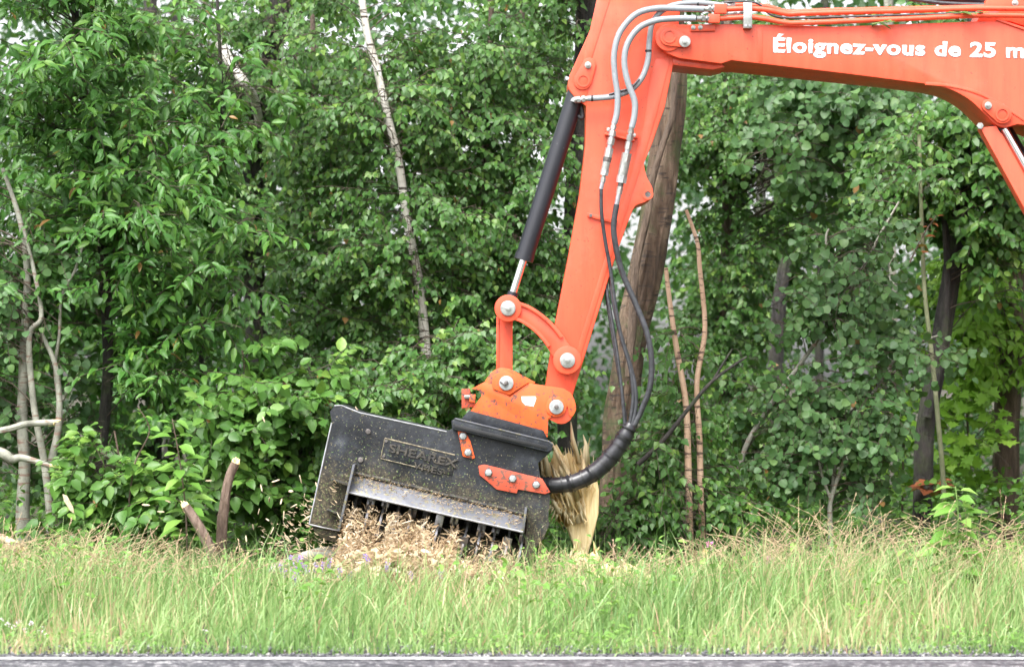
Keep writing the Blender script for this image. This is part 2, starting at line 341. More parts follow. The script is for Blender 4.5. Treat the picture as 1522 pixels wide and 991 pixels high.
def stones(n, y0, y1, s0, s1):
    tv = np.array([(1, 0, 0), (-1, 0, 0), (0, 1, 0), (0, -1, 0), (0, 0, 1), (0, 0, -1)], float)
    tf = np.array([(0, 2, 4), (2, 1, 4), (1, 3, 4), (3, 0, 4), (2, 0, 5), (1, 2, 5), (3, 1, 5), (0, 3, 5)])
    p = np.stack([rng.uniform(-5, 5, n), rng.uniform(y0, y1, n), np.full(n, .016)], 1); s = rng.uniform(s0, s1, (n, 1)) ** 1
    q = rng.uniform(.5, 1.2, (n, 3)) * s; q[:, 2] *= .7; sk = rng.normal(0, .25, (n, 6, 3)) + tv[None]
    V = p[:, None] + sk * q[:, None]; F = tf[None] + (np.arange(n) * 6)[:, None, None]
    return V.reshape(-1, 3), F.reshape(-1, 3), np.repeat(rng.random(n), 8)
V, F, t = stones(4200, 10.84, 11.3, .003, .013); tag(arr_mesh('gravel', V, F, 'gravel', tint=t), kind='stuff')
V, F, t = stones(5000, 14.9, 17.5, .01, .05)

# ------------------------------------------------------------------ the excavator
EX = thing('excavator', 'orange excavator reaching its boom and arm in from the right edge', 'excavator', (4.9, 15, 0))
Yb, Ya = 14.79, 14.85                       # front faces of boom and arm
def smoothpoly(pts, res=5):
    """round the marked run of points with a Catmull-Rom curve"""
    out = []; k = len(pts)
    for i in range(k - 1):
        p0, p1, p2, p3 = [Vector(pts[j]) for j in (max(i - 1, 0), i, i + 1, min(i + 2, k - 1))]
        for j in range(res):
            t = j / res; q = .5 * ((2 * p1) + (p2 - p0) * t + (2 * p0 - 5 * p1 + 4 * p2 - p3) * t * t + (3 * p1 - p0 - 3 * p2 + p3) * t ** 3); out.append((q.x, q.y))
    return out + [tuple(pts[-1])]

arm_poly = [(930, -175), (1012, -150), (1020, -60), (1003, 85), (988, 160), (970, 212)] + smoothpoly([(957, 243), (961, 262), (970, 280), (969, 293), (958, 301), (944, 307), (935, 326)], 4) + \
           [(916, 378), (851, 588), (811, 573), (824, 488), (846, 375), (862, 285), (870, 215), (871, 158)] + smoothpoly([(856, 147), (845, 132), (845, 118), (852, 100)], 4) + [(874, 52), (897, -5)]
arm = MB().prism(arm_poly, Ya, Ya + .30, .014, 3).build('arm', 'orange', EX)
arm['label'] = 'long orange arm hanging down to the mulcher'
# weld seam plates standing proud of the arm's face
MB().prism([(975, 88), (996, 88), (976, 170), (944, 275), (905, 392), (858, 545), (851, 566), (845, 560), (893, 404), (930, 282), (958, 178), (967, 110)], Ya - .004, Ya + .01, .002).build('edge_strip', 'orange', arm)
MB().prism([(888, -5), (908, -5), (880, 85), (872, 150), (862, 142), (868, 85)], Ya - .004, Ya + .01, .002).build('edge_strip', 'orange', arm)
# ear with the hole, ring
MB().ring(963, 289, 8, 4.6, Ya - .006, Ya + .02).build('lifting_eye', 'orange', arm)
MB().cyl(963, 289, 4.5, Ya - .002, Ya + .01).build('eye_hole', 'bolt_dark', arm)
def pin_plate(parent, poly, Y, ring_c, ring_r, bolt_c, bolt_r):
    p = MB().prism(poly, Y - .012, Y + .005, .003).build('pin_plate', 'orange', parent)
    return p
def washer(parent, x, y, r, Y, hub=.42, dark=False, wmat='washer', h=.012, sides=6):
    MB().cyl(x, y, r, Y - h, Y + .004, 28, .002).build('washer', wmat, parent)
    MB().cyl(x, y, r * hub, Y - h - .012, Y - h + .003, sides, .002).build('bolt', 'bolt_dark' if dark else 'zinc', parent)
def rpoly(p0, p1, r0, r1, n=9):
    """two circles joined by tangents"""
    a = math.atan2(p1[1] - p0[1], p1[0] - p0[0]); o = []
    for i in range(n + 1):
        t = a + math.pi / 2 + math.pi * i / n; o.append((p0[0] + r0 * math.cos(t), p0[1] + r0 * math.sin(t)))
    for i in range(n + 1):
        t = a - math.pi / 2 + math.pi * i / n; o.append((p1[0] + r1 * math.cos(t), p1[1] + r1 * math.sin(t)))
    return o
MB().prism(rpoly((866, 120), (876, 96), 13.5, 10), Ya - .014, Ya + .005, .003).build('pin_plate', 'orange', arm)
MB().ring(867, 120, 9.5, 7.2, Ya - .019, Ya - .01).build('pin_ring', 'orange', arm)
washer(arm, 874, 97, 5, Ya - .014, .5, wmat='zinc')
# hose bracket on the arm
MB().prism([(901, 189), (948, 199), (948, 206), (901, 201)], Ya - .035, Ya + .004, .002).build('hose_bracket', 'orange', arm)
MB().prism([(899, 197), (943, 207), (943, 210), (899, 200)], Ya - .07, Ya - .003, .001).build('hose_bracket', 'orange', arm)
for x, y in ((905, 193), (942, 201)): MB().cyl(x, y, 3.4, Ya - .046, Ya - .03, 8, .001).build('bolt', 'zinc', arm)
MB().prism([(873, 316), (917, 327), (917, 333), (873, 322)], Ya - .016, Ya + .003, .002).build('hose_bracket', 'orange', arm)
for x, y in ((878, 320), (915, 329)): MB().cyl(x, y, 2.6, Ya - .024, Ya - .01, 8).build('bolt', 'bolt_dark', arm)

# boom
boom_low = smoothpoly([(1700, 330), (1640, 258), (1580, 212), (1522, 186), (1494, 190), (1478, 184), (1462, 168), (1440, 148), (1412, 133), (1384, 126)], 4)
boom_poly = [(1000, 37), (1110, 36), (1240, 40), (1484, 31), (1500, 33), (1600, 70), (1740, 190), (1850, 330), (1990, 620), (1960, 690), (1890, 650), (1790, 450)] + boom_low + \
            [(1250, 109), (1087, 90), (1072, 95), (1010, 87)] + smoothpoly([(992, 80), (979, 66), (977, 52), (986, 41), (1000, 37)], 4)[:-1]
boom = MB().prism(boom_poly, Yb, Yb + .42, .01, 3).build('boom', 'orange', EX)
boom['label'] = 'orange boom with a white French warning'
# bottom box plate, sloping back under the boom: visible as the darker underside
A0, A1, B1, B0 = P(1060, 92, Yb + .006), P(1386, 126, Yb + .006), P(1380, 138, Yb + .22), P(1044, 108, Yb + .22)
A2, B2 = P(1087, 89, Yb + .006), P(1087, 108, Yb + .22)
MB().solid([A0, A2, A1, B1, B2, B0], [v + Vector((0, .004, .02)) for v in (A0, A2, A1, B1, B2, B0)], .001).build('bottom_plate', 'orange', boom)
MB().prism([(1000, 86), (1072, 94), (1078, 100), (1060, 104), (1000, 97)], Yb + .05, Yb + .37, .008).build('bottom_plate', 'orange', boom)
ribs = smoothpoly([(1376, 122), (1412, 125), (1446, 133), (1478, 147), (1508, 166), (1545, 190)], 5)
rib2 = [(x - 1, y + 4.5) for x, y in ribs][::-1]
MB().prism(ribs + rib2, Yb - .006, Yb + .01, .002).build('weld_rib', 'orange', boom)
MB().prism([(1126, 42), (1134, 42), (1133, 92), (1127, 92)], Yb - .003, Yb + .01, .001).build('weld_rib', 'orange', boom)
MB().prism([(1480, 30), (1486, 29), (1600, 66), (1600, 71)], Yb - .012, Yb + .41, .002).build('weld_rib', 'orange', boom)
# nose pin
MB().cyl(994, 56, 20, Yb - .014, Yb + .004, 40, .003).build('pin_boss', 'orange', boom)
MB().prism(rpoly((995, 54), (1018, 62), 14.5, 9), Yb - .03, Yb - .012, .003).build('pin_plate', 'orange', boom)
MB().ring(995, 54, 10, 7.5, Yb - .036, Yb - .028).build('pin_ring', 'orange', boom)
washer(boom, 1018, 62, 8.5, Yb - .03, .45, wmat='zinc')
# boom cylinder pin
MB().prism(rpoly((1469, 157), (1490, 170), 9.5, 14), Yb - .026, Yb + .004, .003).build('pin_plate', 'orange', boom)
MB().ring(1490, 170, 10, 7.6, Yb - .033, Yb - .024).build('pin_ring', 'orange', boom)
washer(boom, 1469, 157, 5.4, Yb - .026, .5, wmat='zinc')
# boom bolted tab, clamp
tab = MB().prism([(1026, 37), (1063, 36), (1063, 46), (1026, 47)], Yb - .016, Yb + .003, .002).build('tab', 'orange', boom)
for x in (1030.5, 1041): washer(tab, x, 41, 3.4, Yb - .016, .5, wmat='zinc', h=.006)
cl = MB().prism([(1105, 4), (1118, 4), (1118, 42), (1105, 42)], Yb - .05, Yb - .004, .002).build('pipe_clamp', 'zinc', boom)
for x in (1108.5, 1114.5): MB().cyl(x, 38, 2.1, Yb - .058, Yb - .048, 8).build('bolt', 'steel', cl)
# white warning text
def text(name, body, px, py, Y, size_px, ang, parent, mat, bold=.02, ext=.001, sx=1.0, space=1.0):
    cu = bpy.data.curves.new(name, 'FONT'); cu.body = body; cu.size = size_px * Y / FPX; cu.bevel_depth = bold * cu.size; cu.bevel_resolution = 0; cu.space_character = space
    t = bpy.data.objects.new(name, cu); me = bpy.data.meshes.new_from_object(t); bpy.data.objects.remove(t); me.materials.clear(); me.materials.append(M[mat])
    for v in me.vertices: v.co.z *= ext / (bold * cu.size)
    o = bpy.data.objects.new(name, me); o.rotation_euler = (R(90), R(ang), 0); o.scale = (sx, 1, 1)
    o.location = P(px, py, Y) - origin(parent); return link(o, parent)
text('lettering', 'Éloignez-vous de 25 m', 1148, 77.5, Yb - .0012, 29.5, 1.35, boom, 'white', .052, .0004, 1.26, 1.10)

# twig of leaves caught on the boom comes with the leaves below
# pipes along the boom
for pts, blk in (([(1078, 14), (1112, 13), (1140, 15), (1172, 21), (1200, 20), (1350, 16), (1484, 13), (1560, 22), (1680, 90)], (1062, 1080, 6, 20)),
                 ([(1066, 28), (1112, 26), (1135, 28), (1168, 34), (1200, 34), (1350, 28), (1484, 23), (1560, 34), (1670, 105)], (1053, 1070, 21, 34))):
    p = MB().tube([P(x, y, Yb - .028) for x, y in pts], .0145, 12).build('hydraulic_pipe', 'orange', EX)
    x0, x1, y0, y1 = blk; MB().prism([(x0, y0), (x1, y0), (x1, y1), (x0, y1)], Yb - .055, Yb - .005, .003).build('pipe_block', 'orange', p)
MB().tube([P(x, y, Yb + .08) for x, y in ((1080, 8), (1105, 8), (1140, 10), (1172, 18), (1220, 16), (1484, 10))], .013, 10).build('hydraulic_pipe', 'orange', EX)
MB().tube([P(x, y, Yb + .03) for x, y in ((1062, 6), (1090, 3), (1115, 3), (1130, 8), (1142, 20), (1160, 26), (1200, 27), (1300, 24), (1484, 19))], .006, 8).build('cable', 'rubber', EX)
# top right: the arm cylinder and its bracket
ac = MB().tube([P(1350, -24, Yb + .2), P(1466, 2, Yb + .2)], .06, 20, False).build('arm_cylinder', 'barrel', EX)
MB().tube([P(1020, -112, Yb + .2), P(1350, -26, Yb + .2)], .034, 16, False).build('cylinder_rod', 'chrome', ac)
MB().prism([(1452, 32), (1468, -2), (1486, -18), (1530, -20), (1620, 70), (1500, 32)], Yb + .05, Yb + .36, .008).build('cylinder_bracket', 'orange', EX)
MB().tube([P(1345, -3, Yb + .1), P(1400, 5, Yb + .1), P(1470, 8, Yb + .1)], .012, 8).build('hose', 'rubber', EX)
washer(EX, 1509, 5, 5, Yb + .05, .5, wmat='zinc')
# boom cylinder with its guard
bc = MB().tube([P(1486, 186, Yb + .2), P(1795, 727, Yb + .2)], .055, 18, False).build('boom_cylinder', 'barrel', EX)
MB().tube([P(1492, 192, Yb + .06), P(1640, 455, Yb + .06)], .026, 20, False).build('cylinder_rod', 'chrome', bc)
MB().prism([(1457, 190), (1481, 187), (1790, 742), (1762, 747)], Yb + .01, Yb + .12, .004).build('cylinder_guard', 'orange', bc)
MB().prism([(1480, 190), (1490, 200), (1792, 742), (1788, 744)], Yb + .02, Yb + .4, .003).build('cylinder_guard', 'orange', bc)
MB().tube([P(1476, 183, Yb + .1), P(1492, 196, Yb + .1)], .05, 14, False).build('rod_eye', 'barrel', bc)
MB().cyl(1457, 187, 5, Yb - .004, Yb + .02, 6).build('bolt', 'zinc', bc)

# bucket cylinder on the arm
Yc = Ya + .15
bc2 = MB().tube([P(857, 138, Yc - .09), P(779, 384, Yc - .09)], .0505, 28, False).build('bucket_cylinder', 'barrel', EX)
MB().tube([P(781, 377, Yc - .09), P(778, 387, Yc - .09)], .0545, 28, False).build('gland', 'barrel', bc2)
MB().tube([P(779, 383, Yc - .09), P(761, 440, Yc - .09)], .022, 20, False).build('cylinder_rod', 'chrome', bc2)
MB().tube([P(763, 434, Yc - .09), P(756, 456, Yc - .09)], .03, 16, False).build('rod_eye', 'barrel', bc2)
MB().tube([P(x, y, Yc - .16) for x, y in ((852, 152), (854, 149), (862, 148))], .018, 12).build('hose_fitting', 'zinc', bc2)
MB().tube([P(x, y, Yc - .1) for x, y in ((862, 140), (864, 158), (866, 175), (858, 172))], .012, 10).build('hose', 'rubber', bc2)

# bucket links
def bar(cl_pts, w0, w1, Y0, Y1, bev=.004):
    a = smoothpoly(cl_pts, 6); n = len(a); L, Rr = [], []
    for i, (x, y) in enumerate(a):
        dx, dy = Vector(a[min(i + 1, n - 1)]) - Vector(a[max(i - 1, 0)]); l = math.hypot(dx, dy); w = (w0 + (w1 - w0) * i / (n - 1)) / 2
        L.append((x - dy / l * w, y + dx / l * w)); Rr.append((x + dy / l * w, y - dx / l * w))
    return MB().prism(L + Rr[::-1], Y0, Y1, bev)
lk = bar([(750.5, 462), (750, 568)], 23, 23, Ya + .03, Ya + .27).build('straight_link', 'orange', EX)
MB().prism([(738, 470), (742, 470), (741.5, 560), (737.5, 560)], Ya + .024, Ya + .28, .002).build('link_flange', 'orange', lk)
Yr = Ya - .075
arc = [(755, 458), (785, 469), (815, 494), (843, 535)]
for y0, y1 in ((Yr, Yr + .05), (Ya + .32, Ya + .37)):
    rk = bar(arc, 27, 30, y0 + .004, y1, .004).build('curved_link', 'orange', EX)
    a = smoothpoly(arc, 6)[3:-4]
    for o in (-11.5, 11.5):
        q = []
        for i, (x, y) in enumerate(a):
            d = Vector(a[min(i + 1, len(a) - 1)]) - Vector(a[max(i - 1, 0)]); d.normalize(); q.append((x - d.y * o, y + d.x * o))
        bar(q, 5, 5, y0 - .012, y0 + .01, .003).build('link_flange', 'orange', rk)
    MB().cyl(755, 458, 20, y0 - .016, y1 + .004, 36, .004).build('pin_boss', 'orange', rk)
    MB().cyl(843, 535, 21, y0 - .016, y1 + .004, 36, .004).build('pin_boss', 'orange', rk)
    if y0 == Yr:
        washer(rk, 755, 458, 11.3, y0 - .016, .38, wmat='zinc'); washer(rk, 843.5, 535.5, 11.3, y0 - .016, .38, wmat='zinc')
MB().cyl(755, 458, 9, Yr, Ya + .36).build('link_pin', 'steel', EX); MB().cyl(843, 535, 9, Yr, Ya + .36).build('link_pin', 'steel', EX)

# grey guarded hoses
def hose(pts, Y, r, mat, name='hose', n=14, lab=None):
    o = MB().tube([P(*(p if len(p) == 3 else (p[0], p[1], Y))) for p in pts], r, n, res=8).build(name, mat, EX)
    if lab: o['label'] = lab
    return o
def tie(parent, p, q, r, mat='tie'):
    MB().tube([p, q], r, 16, False).build('cable_tie', mat, parent)
hA = hose([(1046, 14), (1010, 13), (975, 13), (945, 22), (922, 48), (913, 80), (914, 112), (918, 142), (917, 168), (913, 184)], Yb - .045, .0175, 'hose', lab='grey ribbed hydraulic hose')
hB = hose([(1034, 28), (1005, 28), (975, 31), (950, 42), (933, 65), (928, 92), (933, 122), (943, 150), (943, 172), (939, 190)], Yb - .075, .0175, 'hose', lab='grey ribbed hydraulic hose')
hC = hose([(1068, 8, Yb + .03), (1040, 5, Yb + .02), (1008, 7, Yb), (985, 16, Yb - .02), (970, 34, Yb - .012), (965, 62, Yb - .012), (963, 90, Yb - .01), (954, 116, Yb - .012), (937, 134, Yb - .016), (910, 144, Yb - .016), (874, 147, Yb - .012)], Yb, .0165, 'hose', lab='grey ribbed hydraulic hose')
for (x, y, a, b) in ((963.5, 76, .02, 1), (942, 130, 1, .7), (880, 146.5, 1, 0), (1037, 6, 1, 0)):
    c = P(x, y, Yb - .012 if x < 1000 else Yb + .02); d = Vector((a, 0, b)).normalized() * .005; tie(hC, c - d, c + d, .0185)
hD = hose([(905, 141, Yb - .03), (920, 136, Yb - .035), (937, 131, Yb - .04), (950, 118, Yb - .03)], Yb, .006, 'rubber', 'cable')
def fitting(parent, p, q, segs):
    """hex and round steel pieces strung along a line"""
    p, q = Vector(p), Vector(q); tot = sum(s[0] for s in segs); t = 0
    for ln, r, n, mat in segs:
        a = p.lerp(q, t / tot); t += ln; b = p.lerp(q, t / tot); MB().tube([a, b], r, n, False).build('hose_fitting', mat, parent)
F1 = [(2, .015, 14, 'zinc'), (2, .019, 6, 'zinc'), (1, .014, 12, 'steel'), (3, .021, 6, 'zinc'), (1, .014, 12, 'steel')]
F2 = [(3, .021, 6, 'zinc'), (1.5, .015, 12, 'steel'), (4, .0235, 6, 'zinc'), (2, .024, 16, 'bolt_dark'), (3.5, .022, 16, 'zinc'), (2.5, .0235, 6, 'washer'), (1, .012, 10, 'zinc'), (2, .016, 6, 'zinc'), (3, .013, 12, 'steel')]
F3 = [(3, .020, 6, 'zinc'), (1.5, .015, 12, 'steel'), (3.5, .0285, 6, 'zinc'), (5.5, .027, 18, 'zinc'), (3, .029, 6, 'washer'), (1.5, .016, 12, 'bolt_dark'), (3, .018, 6, 'zinc'), (4.5, .0145, 12, 'steel')]
fitting(hA, P(913, 182, Yb - .045), P(909, 205, Yb - .045), F1); fitting(hA, P(909, 205, Yb - .045), P(893.5, 281, Yb - .03), F2)
fitting(hB, P(939, 188, Yb - .075), P(935, 211, Yb - .06), F1); fitting(hB, P(935, 211, Yb - .06), P(916.5, 305, Yb - .03), F3)
G1 = [(3, .0155, 12, 'zinc'), (2, .02, 6, 'zinc'), (1, .013, 12, 'steel'), (2, .02, 6, 'zinc')]
fitting(hA, P(1046, 14, Yb - .045), P(1063, 13, Yb - .035), G1); fitting(hB, P(1034, 28, Yb - .075), P(1054, 28, Yb - .035), G1)
fitting(hC, P(874, 147, Yb - .012), P(858, 149, Yb - .012), [(2, .016, 12, 'zinc'), (2, .02, 6, 'zinc'), (1, .013, 12, 'steel'), (2, .019, 6, 'zinc')])
fitting(hC, P(1068, 8, Yb + .03), P(1092, 9, Yb + .05), G1 + G1)
fitting(EX, P(1082, 22, Yb + .01), P(1104, 20, Yb + .01), G1)
# black hoses down to the head, and the wrapped bundle
Yh = Yb + .02
hose([(893.5, 280, Yb - .03), (894, 315, Yb - .02), (899, 355, Yb), (907, 400, Yb + .02), (914, 450, Yh), (923, 500, Yh), (936, 545, Yh), (941, 590, Yh), (935, 634, Yh)], Yh, .0105, 'rubber', n=10)
hose([(916.5, 304, Yb - .03), (912, 335, Yb - .025), (915, 365, Yb - .02), (925, 405, Yb), (944, 450, Yh - .02), (960, 490, Yh - .03), (968, 530, Yh - .03), (966, 575, Yh - .02), (952, 612, Yh), (940, 636, Yh)], Yh, .0165, 'rubber', n=12, lab='thick black hose bulging out to the right')
hose([(900, 380, Yh + .1), (902, 430, Yh + .06), (910, 480, Yh + .04), (918, 530, Yh + .03), (925, 590, Yh + .02), (929, 636, Yh + .02)], Yh, .0095, 'rubber', n=10)
hose([(905, 385, Yh + .1), (910, 440, Yh + .06), (922, 495, Yh + .03), (936, 540, Yh + .01), (944, 575, Yh), (945, 606, Yh), (938, 636, Yh)], Yh, .0115, 'rubber', n=10)
hose([(898, 395, Yh + .14), (903, 450, Yh + .1), (914, 520, Yh + .07), (924, 580, Yh + .05), (931, 636, Yh + .03)], Yh, .0095, 'rubber', n=10)
wp = [(938, 630), (930, 646), (916, 668), (897, 690), (873, 708), (848, 718), (822, 721), (800, 719)]
wr = hose([(x, y, Yh) for x, y in wp], Yh, [.030, .044, .047, .048, .047, .045, .044, .042], 'tape', 'hose_wrap', 18, 'hose bundle wrapped in black tape')
wq = smoothpoly(wp, 8)
for i in range(4, len(wq) - 2, 5):
    c = P(*wq[i], Yh); d = (P(*wq[i + 1], Yh) - P(*wq[i - 1], Yh)).normalized(); r0 = .0475 if i < 48 else .0455
    MB().tube([c - d * .004, c + d * .004], [r0 + .006] * 2, 18, False).build('cable_tie', 'tie', wr)
    if i % 2: MB().tube([c + d * .012, c + d * .03], [r0 + .0045, r0 - .001], 18, False).build('tape_turn', 'tape', wr)

# machine body, tracks and cab: beyond the right edge of the picture
def off_frame_body():
    MB().box((3.9, 14.15, .62), (6.5, 15.95, 1.35), .08).build('engine_house', 'orange', EX)
    MB().box((5.4, 14.2, 1.3), (6.55, 15.9, 1.75), .12).build('counterweight', 'barrel', EX)
    c = MB().box((3.95, 14.15, 1.3), (5.2, 14.75, 2.6), .07).build('cab', 'orange', EX)
    MB().box((4.05, 14.138, 1.55), (5.1, 14.16, 2.45), .01).build('cab_window', 'cab_glass', c); MB().box((3.938, 14.2, 1.5), (3.96, 14.7, 2.5), .01).build('cab_window', 'cab_glass', c)
    for y in (14.05, 15.6):
        b = bmesh.new(); prof = []
        for i in range(13): a = math.pi / 2 + math.pi * i / 12; prof.append((4.15 + .3 * math.cos(a), .31 + .3 * math.sin(a)))
        for i in range(13): a = -math.pi / 2 + math.pi * i / 12; prof.append((6.15 + .3 * math.cos(a), .31 + .3 * math.sin(a)))
        MB().solid([Vector((x, y, z)) for x, z in prof], [Vector((x, y + .42, z)) for x, z in prof], .01).build('track', 'rubber', EX); b.free()
    MB().box((4.6, 14.4, .3), (5.7, 15.7, .66), .05).build('undercarriage', 'barrel', EX)
off_frame_body()

# ------------------------------------------------------------------ mulcher head
Yf, Yk = 14.60, 15.15                      # front and back of the housing
MH = thing('mulcher_head', 'dirty black forestry mulcher head tilted under the orange arm', 'mulcher', P(640, 850, 14.85))
house_poly = [(490, 612), (497, 602.5), (507, 602), (535, 613), (664, 641), (674, 636), (822, 668), (800, 688), (803, 708), (818, 737), (815, 770), (817, 779), (808, 800), (797, 814), (778, 834), (783, 771), (523, 707), (503, 788), (459, 779), (493, 628)]
hs_o = MB().prism(house_poly, Yf, Yk, .005, 2).build('housing', 'black', MH)
MB().prism([(521, 700), (786, 765), (780, 826), (500, 790)], Yk - .05, Yk - .004, .002).build('back_plate', 'black', hs_o)
# worn bright rim along the left and bottom of the plate
for pts in (((497, 603), (507, 602.5), (535, 613.5), (600, 627.5), (664, 641.5)), ((493, 628), (476, 704), (459.5, 779)), ((459.5, 779), (481, 784), (503, 788))):
    MB().tube([P(x, y, Yf + .001) for x, y in pts], .0042, 6, False).build('worn_edge', 'steel', hs_o)
# lower lip under the left foot
MB().prism([(462, 783), (503, 790), (500, 806), (478, 800)], Yf + .05, Yk - .02, .004).build('skid_shoe', 'black', hs_o)
# top flange
fl = MB().prism([(671, 625), (676, 622), (816, 656), (822, 661), (820, 669), (813, 671), (672, 637)], Yf - .05, Yk - .01, .0025).build('top_flange', 'black', MH)
MB().prism([(686, 622), (697, 610), (808, 640), (816, 657), (700, 630)], Yf + .06, Yk - .1, .004).build('flange_step', 'black', fl)
MB().tube([P(x, y, Yf - .05) for x, y in ((676, 622), (816, 656), (822, 661))], .005, 6, False).build('worn_edge', 'flap', fl)
MB().prism([(676, 630), (814, 663), (813, 668), (675, 635)], Yf - .054, Yf - .03, .001).build('flange_shade_strip', 'tie', fl)  # raised black strip, its colour standing for shade in the flange channel
# hanger bracket (orange ears), front and back plates
br_poly = [(695, 617), (716, 588), (712, 580), (700, 578), (719, 568), (738, 571), (758, 590), (784, 569), (812, 573), (838, 577), (849, 584)] + smoothpoly([(853, 592), (856, 603), (855, 612), (850, 619), (846, 616), (844, 604)], 4) + [(836, 612), (815, 622), (814, 650), (808, 646)]
br = None
for y0, y1 in ((Ya - .05, Ya - .012), (Ya + .312, Ya + .35)):
    p = MB().prism(br_poly, y0, y1, .003).build('hanger_bracket', 'orange_worn', MH)
    MB().prism(rpoly((826, 606), (834, 612), 20, 18), y0 + .008, y1 + .012, .003).build('pin_boss', 'orange', p)
    MB().cyl(826.5, 604, 15.5, y0 - .008, y0 + .009, 32, .003).build('pin_boss', 'orange_worn', p)
    MB().prism(smoothpoly([(719, 570), (728, 556), (741, 547), (757, 547.5)], 5) + [(796, 568), (762, 592), (728, 585)], y0 + .014, y1 + .02, .003).build('pin_cheek', 'orange_worn', p)
    MB().prism(smoothpoly([(733, 578), (731, 566), (738, 555), (752, 551)], 4) + [(786, 568), (757, 587)], y0 - .01, y0 + .02, .003).build('pin_cheek', 'orange_worn', p)
    if br is None: br = p
washer(br, 752.5, 569, 10.8, Ya - .06, .34, True, h=.014); washer(br, 827, 604.5, 10.8, Ya - .058, .34, True, h=.014)
MB().tube([P(743, 567, Ya - .08), P(752, 574, Ya - .08)], .0035, 6, False).build('wire', 'bolt_dark', br)
MB().prism([(775, 589), (796, 589), (797, 592), (793, 604), (781, 602), (776, 597)], Ya - .052, Ya - .048).build('sticker', 'white', br)
MB().prism([(700, 612), (704, 600), (800, 625), (812, 640)], Ya - .01, Ya + .31, .004).build('bracket_floor', 'orange_worn', br)
bl = MB().prism([(686, 578), (698, 577), (700, 590), (706, 590), (706, 604), (686, 607)], Ya - .04, Ya + .06, .005).build('stop_block', 'orange_rust', br)
MB().prism([(699, 585), (707, 586), (706, 598), (697, 597)], Ya - .062, Ya - .02, .003).build('stop_block', 'orange_worn', bl)
MB().tube([P(690, 590, Ya - .05), P(701, 590, Ya - .05)], .011, 6, False).build('bolt', 'zinc', bl)
# orange plates with bolts
def plate(poly, bolts, mat):
    p = MB().prism(poly, Yf - .016, Yf + .003, .003).build('guard_plate', mat, MH)
    for x, y in bolts: MB().cyl(x, y, 5.2, Yf - .032, Yf - .014, 6, .002).build('bolt', 'washer', p); MB().cyl(x, y, 6.0, Yf - .02, Yf - .015, 16).build('bolt_washer', 'bolt_dark', p)
plate([(680, 640), (692, 642), (699, 655), (706, 680), (702, 682), (688, 678)], ((688, 648), (695.5, 672)), 'orange_worn')
plate([(711, 692), (720, 690), (806, 711), (818, 731), (810, 734), (770, 727), (768, 733), (738, 727), (722, 713), (713, 706)], ((726, 702), (762, 711), (797, 720)), 'orange_rust')
for x, y in ((547, 641), (536, 683)): MB().cyl(x, y, 4, Yf - .01, Yf + .002, 12, .002).build('bolt', 'bolt_dark', hs_o)
# name plate with raised lettering
npl = MB().prism([(572, 651), (676, 676), (672, 706), (566, 681)], Yf - .007, Yf + .002, .0015).build('name_plate', 'black', MH)
MB().tube([P(572, 651, Yf - .007), P(676, 676, Yf - .007)], .004, 6, False).build('plate_rim', 'rim_dust', npl); MB().tube([P(572, 651, Yf - .007), P(566, 681, Yf - .007), P(640, 699, Yf - .007)], .0025, 6, False).build('plate_rim', 'rim_dust', npl)
t1 = text('lettering', 'SHEAREX', 577, 671, Yf - .007, 17, 13.5, npl, 'cast', .045, .006, 1.40, 1.06)
t2 = text('lettering', 'VMES', 614, 695.5, Yf - .007, 13, 13.5, npl, 'cast', .04, .006, 1.35, 1.1)
def split_letters(o, parent):
    bm = bmesh.new(); bm.from_mesh(o.data); seen = set(); parts = []
    for f in bm.faces:
        if f in seen: continue
        st, isl = [f], []
        while st:
            g = st.pop()
            if g in seen: continue
            seen.add(g); isl.append(g); st += [h for e in g.edges for h in e.link_faces if h not in seen]
        parts.append(isl)
    for isl in parts:
        b = bmesh.new(); mp = {}
        for g in isl:
            try: b.faces.new([mp.setdefault(v, None) or mp.__setitem__(v, b.verts.new(v.co)) or mp[v] for v in g.verts])
            except ValueError: pass
        me = bpy.data.meshes.new('letter'); b.to_mesh(me); b.free(); me.materials.append(M['cast'])
        c = bpy.data.objects.new('letter', me); c.matrix_basis = o.matrix_basis.copy(); link(c, parent)
    bm.free(); bpy.data.objects.remove(o)
split_letters(t1, npl); split_letters(t2, npl)
for x, y in ((574, 655), (570, 678)): MB().cyl(x, y, 2.2, Yf - .014, Yf, 8).build('rivet', 'bolt_dark', npl)
# deflector flap, hinged and tilting out at the bottom
def quad_plate(pts, th):
    a = [P(*p) for p in pts]; nn = (a[1] - a[0]).cross(a[3] - a[0]).normalized() * th
    if nn.y < 0: nn = -nn
    return MB().solid(a, [v + nn for v in a], .003)
flp = quad_plate([(523, 704, Yf - .012), (783, 767, Yf - .012), (777, 790, Yf - .10), (517, 731, Yf - .10)], .012).build('deflector_flap', 'flap', MH)
MB().tube([P(517, 731.5, Yf - .10), P(777, 790.5, Yf - .10)], .0055, 6, False).build('worn_edge', 'steel', flp)
for i in range(9):
    t0, t1 = i / 9, (i + .93) / 9; MB().tube([P(524 + 259 * t, 702 + 63 * t - (i % 2) * .8, Yf - .016) for t in (t0, t1)], .0125 if i % 2 else .0105, 10, False).build('hinge_knuckle', 'black', flp)
